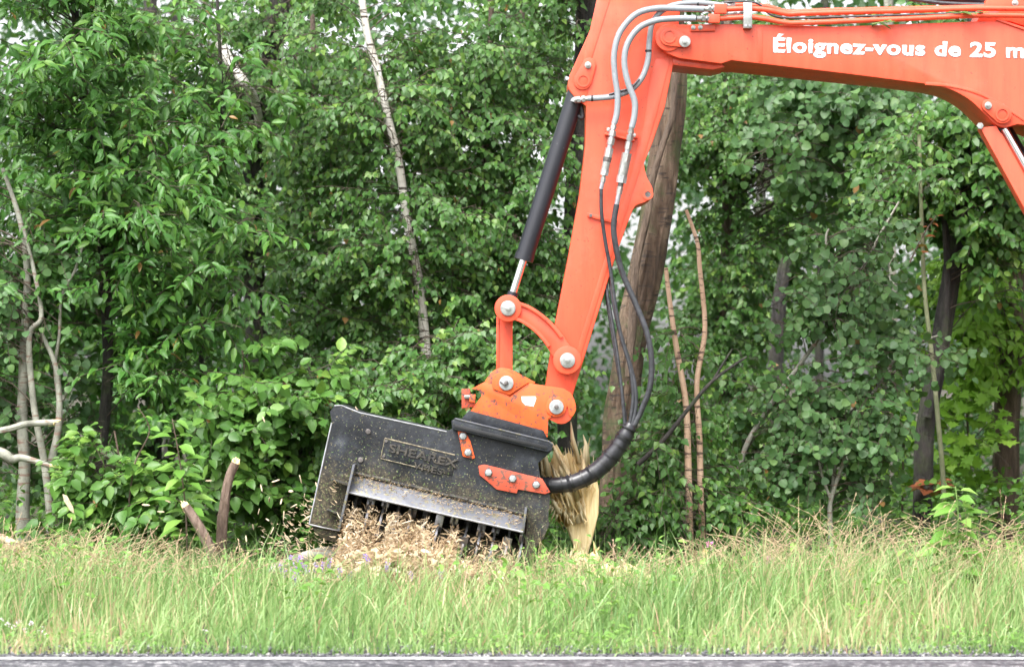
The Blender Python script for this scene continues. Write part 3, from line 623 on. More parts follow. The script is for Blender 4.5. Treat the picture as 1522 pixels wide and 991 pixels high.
# fins either side
def fin(a, b, w, y0, name='fin', mat='flap'):
    MB().prism([(a[0] - w, a[1]), (a[0] + w, a[1]), (b[0] + w, b[1]), (b[0] - w, b[1])], y0, Yf + .004, .002).build(name, mat, MH)
fin((526, 690), (503, 789), 1.8, Yf - .13); fin((782, 754), (777, 792), 1.8, Yf - .10)
for poly in ([(490, 712), (494, 711), (520, 719), (519, 723)], [(484, 757), (487, 756), (509, 764), (508, 767)]): MB().prism(poly, Yf - .09, Yf + .003, .002).build('rib', 'black', MH)
# rotor with teeth
ra, rb = P(512, 768, 14.80), P(786, 834, 14.80); ax = (rb - ra).normalized()
ro = MB().tube([ra, rb], .085, 28, False).build('rotor', 'black', MH)
up = ax.orthogonal().normalized(); sd_ = ax.cross(up)
for i in range(13):
    c = ra.lerp(rb, (i + .6) / 13.4); MB().tube([c - ax * .006, c + ax * .006], .165, 28, False).build('rotor_disc', 'steel' , ro)
    for k in range(3):
        a = i * 1.3 + k * 2.094 + 2.2; d = up * math.cos(a) + sd_ * math.sin(a); e = ax * .022
        q = c + d * .15; w = d.cross(ax) * .03; h = d * .045
        MB().solid([q - e - w, q + e - w, q + e + w * .6 + h, q - e + w * .6 + h], [q - e - w - h, q + e - w - h, q + e + w - h, q - e + w - h], .003).build('rotor_tooth', 'steel', ro)

# ------------------------------------------------------------------ leaves
def tpl(w, droop=.12, fold=.18, x=(.2, .5, .8)):
    m = [(0, 0, 0), (.36, 0, -droop * .12), (.7, 0, -droop * .5), (1, 0, -droop)]
    V = list(m)
    for s in (1, -1):
        for xi, wi in zip(x, w): V.append((xi, s * wi, fold * wi - droop * xi * xi))
    F = []
    for s, b in ((1, 4), (-1, 7)):
        t = [(0, 1, b), (1, b + 1, b), (1, 2, b + 1), (2, b + 2, b + 1), (2, 3, b + 2)]
        F += t if s == 1 else [(a, c, d) for a, d, c in t]
    return np.array(V, float), np.array(F)
TPL = {'cherry': tpl((.15, .205, .12), .28, .5), 'birch': tpl((.36, .34, .14), .12, .25, (.2, .45, .76)), 'aspen': tpl((.44, .5, .33), .14, .26, (.14, .45, .8)),
       'oval': tpl((.26, .34, .2), .2, .3), 'lance': tpl((.2, .26, .13), .3, .4)}
TPL['far'] = (np.array([(0, 0, 0), (.42, .36, .06), (1, 0, -.1), (.42, -.36, .06)], float), np.array([(0, 2, 1), (0, 3, 2)]))
def maple_tpl():
    o = [(0, 0), (.12, .28), (-.02, .42), (.28, .36), (.42, .62), (.55, .32), (.72, .34), (.7, .17), (1, 0)]
    V = [(x, y, -.12 * x * x + .08 * abs(y)) for x, y in o] + [(x, -y, -.12 * x * x + .08 * abs(y)) for x, y in o[1:-1]] + [(.35, 0, 0)]
    c = len(V) - 1; rim = list(range(9)) + list(range(15, 8, -1)); return np.array(V, float), np.array([(c, rim[(i + 1) % 16], rim[i]) for i in range(16)])
TPL['maple'] = maple_tpl()

def leaf_arrays(kind, pos, d, n, size, tint):
    tv, tf = TPL[kind]; d = norm(d); n = norm(n - d * np.sum(n * d, 1, keepdims=True)); sdv = np.cross(n, d); s = size[:, None, None]
    V = pos[:, None] + s * (tv[None, :, 0:1] * d[:, None] + tv[None, :, 1:2] * sdv[:, None] + tv[None, :, 2:3] * n[:, None])
    F = tf[None] + (np.arange(len(pos)) * len(tv))[:, None, None]
    return V.reshape(-1, 3), F.reshape(-1, 3), np.repeat(tint, len(tf))
_variants = {}
def leaf_variants(kind, mat):
    if (kind, mat) not in _variants:
        L = []; tv, tf = TPL[kind]
        for i in range(10):
            V = tv * np.array([1, random.uniform(.85, 1.15), random.uniform(.4, 1.7)]); V[:, 1] += random.uniform(-.12, .12) * V[:, 0] ** 2; V[:, 2] += rng.normal(0, .012, len(V))
            o = arr_mesh('leaf', V, tf, mat, tint=np.full(len(tf), .05 + .09 * i)); L.append(o.data); bpy.data.objects.remove(o)
        _variants[(kind, mat)] = L
    return _variants[(kind, mat)]
def place_leaf(kind, mat, parent, pos, d, n, size, tint, off):
    d = Vector(d).normalized(); n = Vector(n); n = (n - d * n.dot(d)).normalized(); s = n.cross(d)
    o = bpy.data.objects.new('leaf', leaf_variants(kind, mat)[min(9, int(tint * 10))])
    p = Vector(pos) - off
    o.matrix_basis = Matrix(((d.x * size, s.x * size, n.x * size, p.x), (d.y * size, s.y * size, n.y * size, p.y), (d.z * size, s.z * size, n.z * size, p.z), (0, 0, 0, 1)))
    return link(o, parent)

def fast_tubes(paths, radii, n):
    """many equal-length polylines (K, m, 3) -> arrays of triangles"""
    K, m, _ = paths.shape; T = norm(np.gradient(paths, axis=1)); ref = np.where(np.abs(T[..., 2:3]) > .8, np.array([1., 0, 0]), np.array([0, 0, 1.]))
    u = norm(np.cross(T, ref)); v = np.cross(T, u); a = np.arange(n) * 2 * math.pi / n
    ring = u[:, :, None] * np.cos(a)[None, None, :, None] + v[:, :, None] * np.sin(a)[None, None, :, None]
    V = paths[:, :, None] + ring * radii[:, :, None, None]
    idx = np.arange(K * m * n).reshape(K, m, n); A = idx[:, :-1]; B = idx[:, 1:]; A2 = np.roll(A, -1, 2); B2 = np.roll(B, -1, 2)
    F = np.concatenate([np.stack([A, A2, B2], -1).reshape(-1, 3), np.stack([A, B2, B], -1).reshape(-1, 3)])
    return V.reshape(-1, 3), F

def foliage(anchor, ends, nt=6, nl=9, twig=(.18, .36), lsize=(.05, .08), droop=.5, face=.35, rb=.005, lift=.18, hang=.0):
    """branches from anchors to ends, twigs on the branches, leaves on the twigs. Returns branch tubes and leaf arrays"""
    K = len(ends); L = np.linalg.norm(ends - anchor, axis=1, keepdims=True); mid = (anchor + ends) / 2 + np.concatenate([rng.normal(0, .08, (K, 2)) * L, np.abs(rng.normal(lift, .07, (K, 1))) * L], 1)
    t = np.linspace(0, 1, 8)[None, :, None]; path = (1 - t) ** 2 * anchor[:, None] + 2 * t * (1 - t) * mid[:, None] + t * t * ends[:, None]
    path = path + rng.normal(0, .012, path.shape) * (t > 0) * np.minimum(1, L)[:, :, None]
    rad = np.maximum(.0025, rb * (1 - t[..., 0] * .8) * (.5 + .5 * np.minimum(1.5, L)))
    bv, bf = fast_tubes(path, rad, 5)
    tt = rng.uniform(.18, 1, (K, nt)); tt[:, 0] = 1; f = tt * 7; i0 = np.minimum(6, f.astype(int)); fr = (f - i0)[..., None]; kk = np.arange(K)[:, None]
    tp = path[kk, i0] * (1 - fr) + path[kk, i0 + 1] * fr; td = norm(path[kk, i0 + 1] - path[kk, i0])
    dv = rng.normal(0, 1, (K, nt, 3)); dv[..., 2] *= .45; td = norm(td * .8 + norm(dv) * .9 + np.array([0, -.12, -droop * .35]))
    tl = rng.uniform(*twig, (K, nt, 1)); s = np.linspace(0, 1, 4)[None, None, :, None]
    tw = tp[:, :, None] + td[:, :, None] * s * tl[:, :, None] + np.array([0, 0, -1.]) * droop * .45 * (s ** 2) * tl[:, :, None]
    tw = tw.reshape(-1, 4, 3); tv, tf = fast_tubes(tw, np.tile(np.array([.0022, .0019, .0015, .001]), (len(tw), 1)), 3)
    N = len(tw); u = (np.arange(nl)[None] + rng.uniform(.2, .9, (N, nl))) / nl; u = .12 + .88 * u; u[:, -1] = 1
    g = u * 3; j0 = np.minimum(2, g.astype(int)); fg = (g - j0)[..., None]; nn = np.arange(N)[:, None]
    lp = tw[nn, j0] * (1 - fg) + tw[nn, j0 + 1] * fg; ldir = norm(tw[nn, j0 + 1] - tw[nn, j0])
    up = np.array([0, -.25, 1.]) + rng.normal(0, .35, (N, nl, 3)); side = norm(np.cross(ldir, up)); sg = np.where((np.arange(nl)[None, :, None] + rng.integers(0, 2, (N, 1, 1))) % 2 == 0, 1., -1.)
    d = norm(ldir * .55 + side * sg * .8 + np.array([0, 0, -1.]) * droop * rng.uniform(.3, 1.2, (N, nl, 1)) + rng.normal(0, .2, (N, nl, 3)) + np.array([0, 0, -1.]) * hang)
    nrm = norm(up * (1 - face) + face * (np.array([0, -1., .25]) + rng.normal(0, .55, (N, nl, 3))))
    size = rng.uniform(*lsize, (N, nl)) * (.75 + .25 * np.minimum(1, 2 * (1 - u) + .5)); lp = lp + d * .25 * size[..., None] * rng.uniform(.4, 1, (N, nl, 1))
    tint = np.clip(rng.normal(.42, .17, (N, nl)) + rng.normal(0, .12, (N, 1)), 0, .93); tint[rng.random((N, nl)) < .004] = 1.0
    sh = lambda a: a.reshape(-1, a.shape[-1])
    return (np.concatenate([bv, tv]), np.concatenate([bf, tf + len(bv)])), (sh(lp), sh(d), sh(nrm), size.ravel(), tint.ravel())

def sides(X, Y):
    px = CX + X * FPX / Y; return np.clip((380 - px) / 250, 0, 1) + np.clip((px - 960) / 250, 0, 1)
def in_view(p, m=0): x = CX + p[:, 0] * FPX / p[:, 1]; y = HOR - (p[:, 2] - CAM_H) * FPX / p[:, 1]; return (x > -m) & (x < 1522 + m) & (y > -m) & (y < 991 + m), x, y

def trunk_mb(pts, r0, r1, n=14, rough=.05):
    w = [P(*p) for p in pts]; k = len(w); rs = [r0 + (r1 - r0) * i / (k - 1) for i in range(k)]
    big = r0 > .055
    if big: n = 44
    mb = MB().tube(w, rs, n, res=16 if big else 8); vs = list(mb.bm.verts); sx = w[0].x * 7
    for k0 in range(0, len(vs), n):
        ring = vs[k0:k0 + n]; c = sum((v.co for v in ring), Vector()) / len(ring)
        lump = 1 + rough * 1.6 * mnoise.noise((sx, c.z * 2.3, 1.7)); off = Vector((mnoise.noise((c.z * 1.9, sx, 3)), mnoise.noise((sx, c.z * 1.9, 9)), 0)) * r0 * rough * 3
        for q, v in enumerate(ring):
            a = q / n * 2 * math.pi; f = mnoise.fractal((math.cos(a) * 4 + sx, math.sin(a) * 4, c.z * (2.0 if big else 5)), 1.0, 2.1, 4)
            v.co = c + off + (v.co - c) * (lump + rough * (1.5 if big else 1) * (f - .5 * abs(f)))
    return mb

# excavator silhouette (photo pixels): leaves growing into the machine would cut through it, so the foliage keeps clear of it
SHOW = []                                  # stems that stand clear of leaves: ([(px,py)..], Y, half width, share removed)
def keep_clear(p):
    v, x, y = in_view(p, 400); Y = p[:, 1]
    free = np.ones(len(p), bool)
    for pts, Ys, hw, pr in SHOW:
        d = np.full(len(p), 1e9)
        for (ax, ay), (bx, by) in zip(pts[:-1], pts[1:]):
            t = np.clip(((x - ax) * (bx - ax) + (y - ay) * (by - ay)) / ((bx - ax) ** 2 + (by - ay) ** 2), 0, 1); d = np.minimum(d, np.hypot(x - ax - t * (bx - ax), y - ay - t * (by - ay)))
        free &= ~((d < hw) & (Y < Ys + .1) & (rng.random(len(p)) < pr))
    return free & keep_off_machine(x, y, Y)
def keep_off_machine(x, y, Y):
    return ~((Y < 15.42) & (((x > 440) & (x < 1010) & (y > 400)) | ((x > 740) & (y < 700) & (x < 1030)) | ((x > 1000) & (y < 220))))

def tree(name, label, cat, trunks, crowns, kind, lmat, bark, lsize, nt=6, nl=9, twig=(.18, .36), droop=.5, face=.35, lift=.18, hang=0., single=300, group=None, rb=.005, rough=.05, low=None):
    """trunks: ([(px,py,Y)..], r_base, r_top) from the ground up; crowns: (px, py, Y, rx px, rz px, ry m, branches)"""
    base = P(*trunks[0][0][0]); root = thing(name, label, cat, (base.x, base.y, 0), group); path = []
    for pts, r0, r1 in trunks:
        trunk_mb(pts, r0, r1, rough=rough).build('trunk' if r0 > .018 else 'stem', bark, root); w = [P(*p) for p in pts]
        for i in range(len(w) - 1):
            for j in range(12): path.append(w[i].lerp(w[i + 1], j / 12))
    path = np.array([tuple(v) for v in path]); A, E = [], []
    for (cx, cyy, Y, rx, rz, ry, nb) in crowns:
        c = np.array(P(cx, cyy, Y)); k = Y / FPX; q = norm(rng.normal(0, 1, (nb, 3))) * (rng.random((nb, 1)) ** .42); e = c + q * np.array([rx * k, ry, rz * k])
        e[:, 2] = np.maximum(e[:, 2], .12)
        for v in e:
            dd = np.abs(path[:, 2] - (v[2] - .3 * np.linalg.norm(path[:, :2] - v[:2], axis=1))) + .35 * np.linalg.norm(path[:, :2] - v[:2], axis=1) + rng.random(len(path)) * .6
            A.append(path[int(np.argmin(dd))]); E.append(v)
    if not A: return root
    (bv, bf), (lp, d, nr, sz, ti) = foliage(np.array(A), np.array(E), nt, nl, twig, lsize, droop, face, rb, lift, hang)
    ok = keep_clear(lp) & (lp[:, 2] > .03); lp, d, nr, sz, ti = lp[ok], d[ok], nr[ok], sz[ok], ti[ok]
    tag(arr_mesh('branches', bv, bf, 'twig', root, smooth=True), kind='stuff')
    vis, x, y = in_view(lp)
    if single:
        idx = np.where(vis)[0]; idx = idx[np.argsort(lp[idx, 1])][:single]; off = origin(root)
        for i in idx: place_leaf(kind, lmat, root, lp[i], d[i], nr[i], sz[i], ti[i], off)
        m = np.ones(len(lp), bool); m[idx] = False; lp, d, nr, sz, ti = lp[m], d[m], nr[m], sz[m], ti[m]
    V, F, t = leaf_arrays(kind, lp, d, nr, sz, ti); c = arr_mesh('crown', V, F, lmat, root, t)
    if single: c['kind'] = 'stuff'
    return root

# ------------------------------------------------------------------ the wood
SHOW += [([(594, 245), (580, 190), (560, 100), (542, 30)], 17.4, 15, .93), ([(633, 520), (628, 470)], 17.4, 13, .9), ([(624, 430), (606, 330)], 17.4, 13, .8), ([(606, 330), (594, 250)], 17.4, 10, .5), ([(160, 560), (157, 430), (150, 350)], 16.6, 14, .7), ([(150, 700), (160, 560)], 16.6, 18, .85),
         ([(384, 170), (366, 128), (345, 100), (326, 62)], 19.0, 19, .96), ([(40, 800), (34, 690), (38, 480), (30, 330)], 16.2, 20, .5), ([(74, 780), (50, 600), (44, 500)], 16.1, 20, .6), ([(86, 640), (82, 540), (62, 495)], 16.1, 16, .7),
         ([(1110, 680), (1190, 540), (1262, 430), (1336, 300)], 16.2, 13, .75), ([(1250, 650), (1300, 580), (1370, 508)], 16.1, 9, .7), ([(1238, 800), (1234, 740), (1255, 680)], 16.0, 12, .7),
         ([(1372, 780), (1376, 640), (1408, 440), (1440, 240)], 17.5, 20, .3), ([(1402, 720), (1384, 520), (1370, 330)], 17.0, 9, .8), ([(1131, 300), (1133, 240)], 24, 22, .95), ([(1166, 400), (1155, 480)], 22, 18, .8),
         ([(915, 800), (935, 520), (985, 260), (1000, 100)], 16.3, 30, .6), ([(1024, 850), (1018, 590), (990, 398)], 15.7, 13, .85), ([(1042, 850), (1036, 570), (1048, 490), (1036, 360), (1020, 312)], 15.75, 13, .85), ([(955, 685), (1025, 605), (1110, 528)], 15.6, 12, .85),
         ([(398, 120), (420, -20)], 19.5, 24, .6), ([(376, 480), (376, 330)], 19.5, 20, .5), ([(868, 100), (872, 0)], 18.4, 26, .8), ([(1496, 740), (1512, 420)], 19, 28, .6), ([(350, 690), (326, 800)], 15.5, 22, .9), ([(274, 752), (318, 830)], 15.3, 18, .9), ([(0, 672), (74, 692)], 15.9, 14, .9), ([(0, 640), (80, 628)], 16, 10, .9)]
CH = dict(kind='cherry', lmat='leaf_cherry', lsize=(.048, .106), nt=6, nl=9, twig=(.16, .3), droop=.38, face=.3)
BI = dict(kind='birch', lmat='leaf_birch', lsize=(.028, .062), nt=8, nl=10, twig=(.16, .34), droop=.6, face=.45, hang=.4)
AS = dict(kind='aspen', lmat='leaf_aspen', lsize=(.026, .062), nt=6, nl=6, twig=(.14, .28), droop=.5, face=.75, hang=.35)
OV = dict(kind='oval', lmat='leaf_bush', lsize=(.042, .102), nt=5, nl=8, twig=(.12, .26), droop=.35, face=.35)

tree('cherry_tree', 'dark-stemmed cherry tree with long drooping leaves at upper left', 'tree',
     [([(146, 800, 16.6), (148, 690, 16.6), (160, 560, 16.6), (157, 430, 16.6), (150, 350, 16.6), (133, 200, 16.6), (112, 20, 16.6), (105, -160, 16.6)], .042, .022),
      ([(290, 800, 16.9), (300, 520, 16.9), (310, 390, 16.9), (330, 200, 16.9), (320, -60, 16.9)], .02, .01)],
     [(90, 90, 16.3, 230, 190, .7, 60), (240, 300, 16.2, 190, 170, .6, 60), (60, 330, 16.5, 130, 170, .5, 26), (260, 480, 16.3, 150, 110, .5, 26), (330, 110, 16.8, 130, 150, .5, 24), (30, -100, 16.6, 350, 130, .9, 30)], bark='bark_dark', **CH)
tree('aspen_tree', 'pale multi-stemmed aspen clump at the left edge of the wood', 'tree',
     [([(36, 830, 16.2), (34, 760, 16.2), (36, 690, 16.2), (32, 620, 16.2), (38, 480, 16.2), (40, 400, 16.2), (30, 330, 16.2), (4, 250, 16.2)], .046, .012),
      ([(76, 830, 16.1), (74, 760, 16.1), (66, 690, 16.1), (50, 600, 16.1), (44, 500, 16.1), (62, 470, 16.1), (50, 400, 16.1), (35, 340, 16.1)], .028, .01),
      ([(72, 700, 16.15), (86, 640, 16.15), (88, 590, 16.15), (82, 540, 16.15), (62, 495, 16.15)], .026, .012),
      ([(88, 600, 16.2), (82, 545, 16.2), (88, 500, 16.2), (92, 440, 16.2), (112, 400, 16.2), (124, 360, 16.2)], .012, .008)],
     [(30, 480, 16.3, 100, 150, .4, 30), (20, 640, 16.5, 110, 90, .4, 24), (170, 600, 16.8, 70, 60, .3, 12), (-120, 400, 16.4, 120, 260, .6, 30)], bark='bark_aspen', **AS)
tree('dogwood_bush', 'leafy green bush with broad oval leaves standing behind the left grass', 'bush',
     [([(190, 850, 15.9), (190, 780, 15.9), (180, 700, 15.9), (170, 640, 15.9)], .012, .005), ([(250, 850, 15.9), (240, 760, 15.9), (230, 690, 15.9)], .012, .005)],
     [(170, 740, 15.75, 100, 80, .3, 36), (250, 760, 15.7, 70, 65, .3, 18), (130, 690, 15.9, 60, 50, .3, 14), (90, 790, 15.9, 60, 40, .3, 12)], bark='bark_brown', **OV)
tree('dogwood_bush', 'tall green shrub with large leaves left of the mulcher head', 'bush',
     [([(390, 850, 16.3), (385, 720, 16.3), (370, 600, 16.3), (360, 520, 16.3)], .014, .006), ([(325, 850, 16.3), (322, 700, 16.3), (330, 560, 16.3)], .012, .005)],
     [(380, 620, 16.0, 110, 70, .4, 32), (330, 690, 16.0, 90, 70, .3, 19), (430, 560, 16.1, 80, 60, .3, 15), (420, 720, 16.2, 70, 70, .3, 12)], bark='bark_brown', **OV)
tree('birch_tree', 'white-barked birch leaning slightly, left of the bucket cylinder', 'tree',
     [([(640, 800, 17.4), (638, 640, 17.4), (633, 520, 17.4), (622, 420, 17.4), (606, 330, 17.4), (594, 250, 17.4), (580, 190, 17.4), (560, 100, 17.4), (542, 30, 17.4), (520, -150, 17.4)], .034, .022)],
     [(510, 120, 17.3, 90, 150, .5, 24), (650, 130, 17.4, 90, 150, .5, 22), (540, 360, 17.3, 90, 120, .4, 18), (660, 380, 17.3, 80, 120, .4, 18), (640, -90, 17.8, 300, 70, .8, 10)], bark='bark_birch', **BI)
tree('birch_tree', 'slim brown-stemmed birch whose leaves fill the space round the white one', 'tree',
     [([(715, 800, 18.0), (712, 500, 18.0), (722, 250, 18.0), (730, 20, 18.0), (732, -150, 18.0)], .024, .016), ([(470, 800, 18.1), (474, 500, 18.1), (468, 200, 18.1), (462, -120, 18.1)], .024, .016)],
     [(460, 180, 17.7, 110, 190, .5, 40), (700, 180, 17.8, 120, 200, .6, 48), (470, 430, 17.6, 110, 150, .5, 40), (720, 430, 17.7, 120, 170, .5, 48), (560, 575, 17.2, 120, 80, .4, 36), (800, 300, 17.9, 90, 200, .5, 30), (590, 260, 18.1, 120, 220, .5, 40)], bark='bark_brown', **BI)
tree('birch_shrub', 'small-leaved green growth low behind the mulcher head', 'bush',
     [([(560, 850, 16.4), (570, 740, 16.4), (560, 600, 16.4)], .012, .005), ([(740, 850, 16.6), (730, 700, 16.6), (720, 560, 16.6)], .012, .005)],
     [(560, 610, 16.3, 120, 70, .4, 44), (690, 560, 16.5, 110, 90, .4, 44), (470, 700, 16.5, 70, 90, .4, 26), (800, 560, 16.6, 70, 100, .4, 30)], bark='bark_dark', **BI)
tree('dark_tree', 'dark-trunked tree behind the cherry, beside the broken white birch', 'tree',
     [([(385, 800, 19.5), (382, 560, 19.5), (378, 400, 19.5), (376, 260, 19.5), (398, 120, 19.5), (420, -20, 19.5), (425, -160, 19.5)], .075, .075)],
     [(420, 60, 19.2, 160, 160, .8, 56), (330, 250, 19.4, 120, 160, .7, 40), (450, 330, 19.4, 110, 190, .7, 46), (250, 40, 19.6, 140, 140, .8, 30)], bark='bark_dark', single=0, **BI)
tree('broken_birch', 'broken white birch stem leaning beside a dark trunk at upper left', 'tree',
     [([(440, 800, 20.4), (420, 400, 20.2), (384, 175, 19.2), (366, 128, 18.9), (345, 100, 18.9), (326, 62, 18.9)], .03, .036)], [], bark='bark_birch', **BI)
tree('big_tree', 'thick mossy trunk rising behind the arm and black hoses', 'tree',
     [([(910, 860, 16.3), (914, 780, 16.3), (918, 690, 16.3), (925, 600, 16.3), (935, 520, 16.3), (955, 420, 16.3), (980, 300, 16.3), (992, 220, 16.3), (998, 130, 16.3), (1000, -20, 16.3), (1004, -170, 16.3)], .108, .085)],
     [(1060, -90, 16.6, 200, 80, .6, 20)], bark='bark_big', rough=.09, **BI)
tree('dead_vine', 'dead brown stem winding up the thick mossy trunk', 'vine',
     [([(935, 560, 16.05), (940, 480, 16.08), (945, 400, 16.1), (962, 320, 16.12), (968, 270, 16.13), (985, 215, 16.14), (1000, 170, 16.15), (1003, 100, 16.15), (1005, 0, 16.15)], .026, .018)], [], bark='bark_brown', rough=.15, **BI)
tree('dark_tree', 'dark ridged trunk above the arm at the top of the picture', 'tree',
     [([(840, 850, 18.4), (845, 500, 18.4), (858, 250, 18.4), (868, 100, 18.4), (872, 0, 18.4), (874, -160, 18.4)], .07, .07)],
     [(790, 60, 18.2, 90, 160, .6, 36), (800, 420, 18.2, 60, 120, .5, 24), (850, -120, 18.2, 150, 90, .7, 16)], bark='bark_dark', single=0, **BI)
tree('birch_sapling', 'thin salmon-barked birch sapling, nearer the hoses of the two', 'sapling',
     [([(1026, 860, 15.7), (1024, 760, 15.7), (1022, 660, 15.7), (1018, 590, 15.7), (1006, 520, 15.7), (996, 450, 15.7), (990, 398, 15.7)], .024, .012)], [], bark='bark_salmon', **BI)
tree('birch_sapling', 'thin salmon-barked birch sapling with a kink, farther right of the two', 'sapling',
     [([(1046, 860, 15.75), (1042, 760, 15.75), (1040, 660, 15.75), (1036, 570, 15.75), (1048, 490, 15.75), (1040, 400, 15.75), (1036, 360, 15.75), (1020, 312, 15.75)], .021, .01)],
     [(1000, 560, 15.9, 40, 160, .3, 14)], bark='bark_salmon', **BI)
tree('birch_shrub', 'small birch shrub sprouting beside the splintered stump', 'bush',
     [([(960, 860, 15.8), (965, 760, 15.8), (985, 660, 15.8)], .01, .004), ([(905, 850, 15.7), (910, 800, 15.7), (905, 760, 15.7)], .008, .004)],
     [(985, 720, 15.75, 60, 100, .3, 40), (905, 790, 15.6, 45, 40, .2, 16), (1075, 740, 16.0, 60, 80, .3, 24), (960, 780, 15.7, 70, 50, .3, 18)], bark='bark_brown', **BI)
tree('aspen_tree', 'leaning grey-green aspen with round leaves right of the saplings', 'tree',
     [([(1085, 850, 16.2), (1100, 690, 16.2), (1140, 610, 16.2), (1190, 540, 16.2), (1225, 490, 16.2), (1262, 430, 16.2), (1290, 385, 16.2), (1310, 345, 16.2), (1336, 300, 16.2)], .017, .006),
      ([(1210, 515, 16.15), (1216, 480, 16.15), (1232, 445, 16.15), (1238, 420, 16.15), (1228, 360, 16.15), (1232, 340, 16.15)], .012, .006)],
     [(1250, 410, 16.1, 80, 80, .4, 26), (1220, 470, 16.1, 80, 60, .4, 14), (1290, 340, 16.2, 60, 60, .3, 13), (1170, 600, 16.3, 60, 60, .3, 14)], bark='bark_aspen', **AS)
tree('aspen_tree', 'low spreading aspen with round leaves below the leaning one', 'tree',
     [([(1238, 850, 16.0), (1234, 770, 16.0), (1236, 740, 16.0), (1252, 690, 16.0), (1258, 660, 16.0)], .018, .008), ([(1236, 745, 16.0), (1220, 700, 16.0), (1215, 660, 16.0)], .01, .006),
      ([(1236, 730, 16.1), (1255, 630, 16.1), (1300, 580, 16.1), (1330, 535, 16.1), (1370, 508, 16.1), (1400, 497, 16.1)], .012, .005)],
     [(1250, 610, 15.95, 105, 80, .4, 38), (1350, 525, 16.0, 60, 28, .3, 12), (1170, 680, 16.1, 70, 50, .3, 12), (1280, 700, 16.1, 80, 50, .3, 9)], bark='bark_aspen', **AS)
tree('dark_tree', 'dark mossy forked trunk at right beneath the boom cylinder', 'tree',
     [([(1368, 820, 17.5), (1372, 740, 17.5), (1376, 640, 17.5), (1392, 540, 17.5), (1408, 440, 17.5), (1424, 340, 17.5), (1440, 240, 17.5), (1448, 120, 17.5), (1450, -120, 17.5)], .068, .05),
      ([(1378, 620, 17.4), (1400, 520, 17.4), (1408, 420, 17.4), (1404, 320, 17.4), (1402, 250, 17.4)], .03, .016)],
     [(1440, 230, 17.3, 110, 110, .5, 36), (1330, 250, 17.6, 90, 90, .5, 24), (1490, 360, 17.6, 70, 110, .5, 24), (1480, -60, 17.4, 220, 90, .7, 16)], bark='bark_dark', kind='oval', lmat='leaf_birch', lsize=(.05, .08), droop=.5, face=.5, hang=.2)
tree('green_sapling', 'slender green sapling stem crossing the dark forked trunk', 'sapling',
     [([(1402, 840, 17.0), (1402, 720, 17.0), (1394, 620, 17.0), (1384, 520, 17.0), (1374, 430, 17.0), (1370, 330, 17.0), (1366, 200, 17.0)], .017, .012)], [(1370, 230, 17.0, 40, 60, .3, 6)], bark='bark_green', **BI)
tree('brown_tree', 'broad brown trunk at the right edge behind leaves', 'tree',
     [([(1494, 800, 19), (1496, 700, 19), (1500, 560, 19), (1512, 420, 19), (1520, 200, 19), (1522, -100, 19)], .10, .085)],
     [(1480, 470, 18.6, 90, 130, .5, 34), (1430, 390, 18.8, 70, 80, .5, 20)], bark='bark_brown', kind='lance', lmat='leaf_maple_backlit', lsize=(.06, .1), droop=.6, face=.4)
tree('maple_sapling', 'bright lime young maple growing behind the dark forked trunk', 'sapling',
     [([(1440, 830, 18.4), (1442, 700, 18.4), (1436, 600, 18.4)], .012, .006), ([(1340, 830, 18.6), (1342, 700, 18.6), (1345, 600, 18.6)], .01, .005)],
     [(1450, 625, 18.2, 55, 50, .4, 10), (1340, 620, 18.4, 40, 50, .4, 8), (1430, 700, 18.4, 80, 25, .4, 5)], bark='bark_brown', kind='maple', lmat='leaf_maple_backlit', lsize=(.075, .13), nt=4, nl=4, droop=.3, face=.5)
tree('birch_tree', 'far white birch stem with black scars above the saplings', 'tree',
     [([(1112, 800, 24), (1116, 650, 24), (1120, 500, 24), (1126, 380, 24), (1131, 300, 24), (1133, 240, 24), (1138, 100, 24), (1140, -150, 24)], .05, .04)],
     [(1130, 120, 23.5, 150, 130, 1, 50), (1100, 400, 23.6, 120, 150, 1, 44), (1220, 300, 23.8, 120, 150, 1, 40)], bark='bark_birch', single=0, **{**BI, 'lsize': (.055, .085)})
tree('dark_tree', 'short dark snag far back between birch and leaning aspen', 'tree', [([(1150, 800, 22), (1152, 600, 22), (1156, 480, 22), (1164, 410, 22), (1170, 378, 22)], .07, .05)], [], bark='bark_dark', **BI)
tree('birch_tree', 'leafy birch filling the background between big trunk and boom', 'tree',
     [([(1075, 830, 20), (1070, 600, 20), (1080, 300, 20), (1082, 0, 20), (1080, -150, 20)], .04, .03)],
     [(1090, 180, 19.6, 110, 130, .7, 60), (1200, 190, 19.4, 130, 90, .6, 50), (1080, 430, 19.8, 100, 150, .7, 44), (1100, 620, 19.6, 110, 110, .6, 40), (1300, 230, 19.7, 110, 110, .6, 30)], bark='bark_brown', single=0, **BI)
tree('aspen_tree', 'aspen with round leaves hanging just beneath the boom', 'tree',
     [([(1310, 830, 18.8), (1312, 600, 18.8), (1318, 300, 18.8), (1320, 60, 18.8), (1310, -120, 18.8)], .028, .02)],
     [(1160, 210, 18.2, 70, 60, .4, 18), (1290, 150, 18.2, 90, 55, .4, 24), (1190, 130, 18.4, 110, 50, .4, 24), (1310, 430, 18.8, 80, 110, .5, 16)], bark='bark_aspen', single=0, **{**AS, 'lsize': (.045, .075)})
tree('ash_tree', 'leafy tree filling the depth behind the cherry', 'tree',
     [([(230, 800, 21), (228, 500, 21), (225, 200, 21), (222, -150, 21)], .06, .05)],
     [(160, 200, 20.5, 170, 200, 1, 60), (60, 420, 20.5, 140, 180, 1, 40), (260, 420, 20.5, 150, 160, 1, 50), (230, 620, 20.5, 170, 110, 1, 34)], bark='bark_dark', kind='lance', lmat='leaf_cherry', lsize=(.08, .12), single=0)
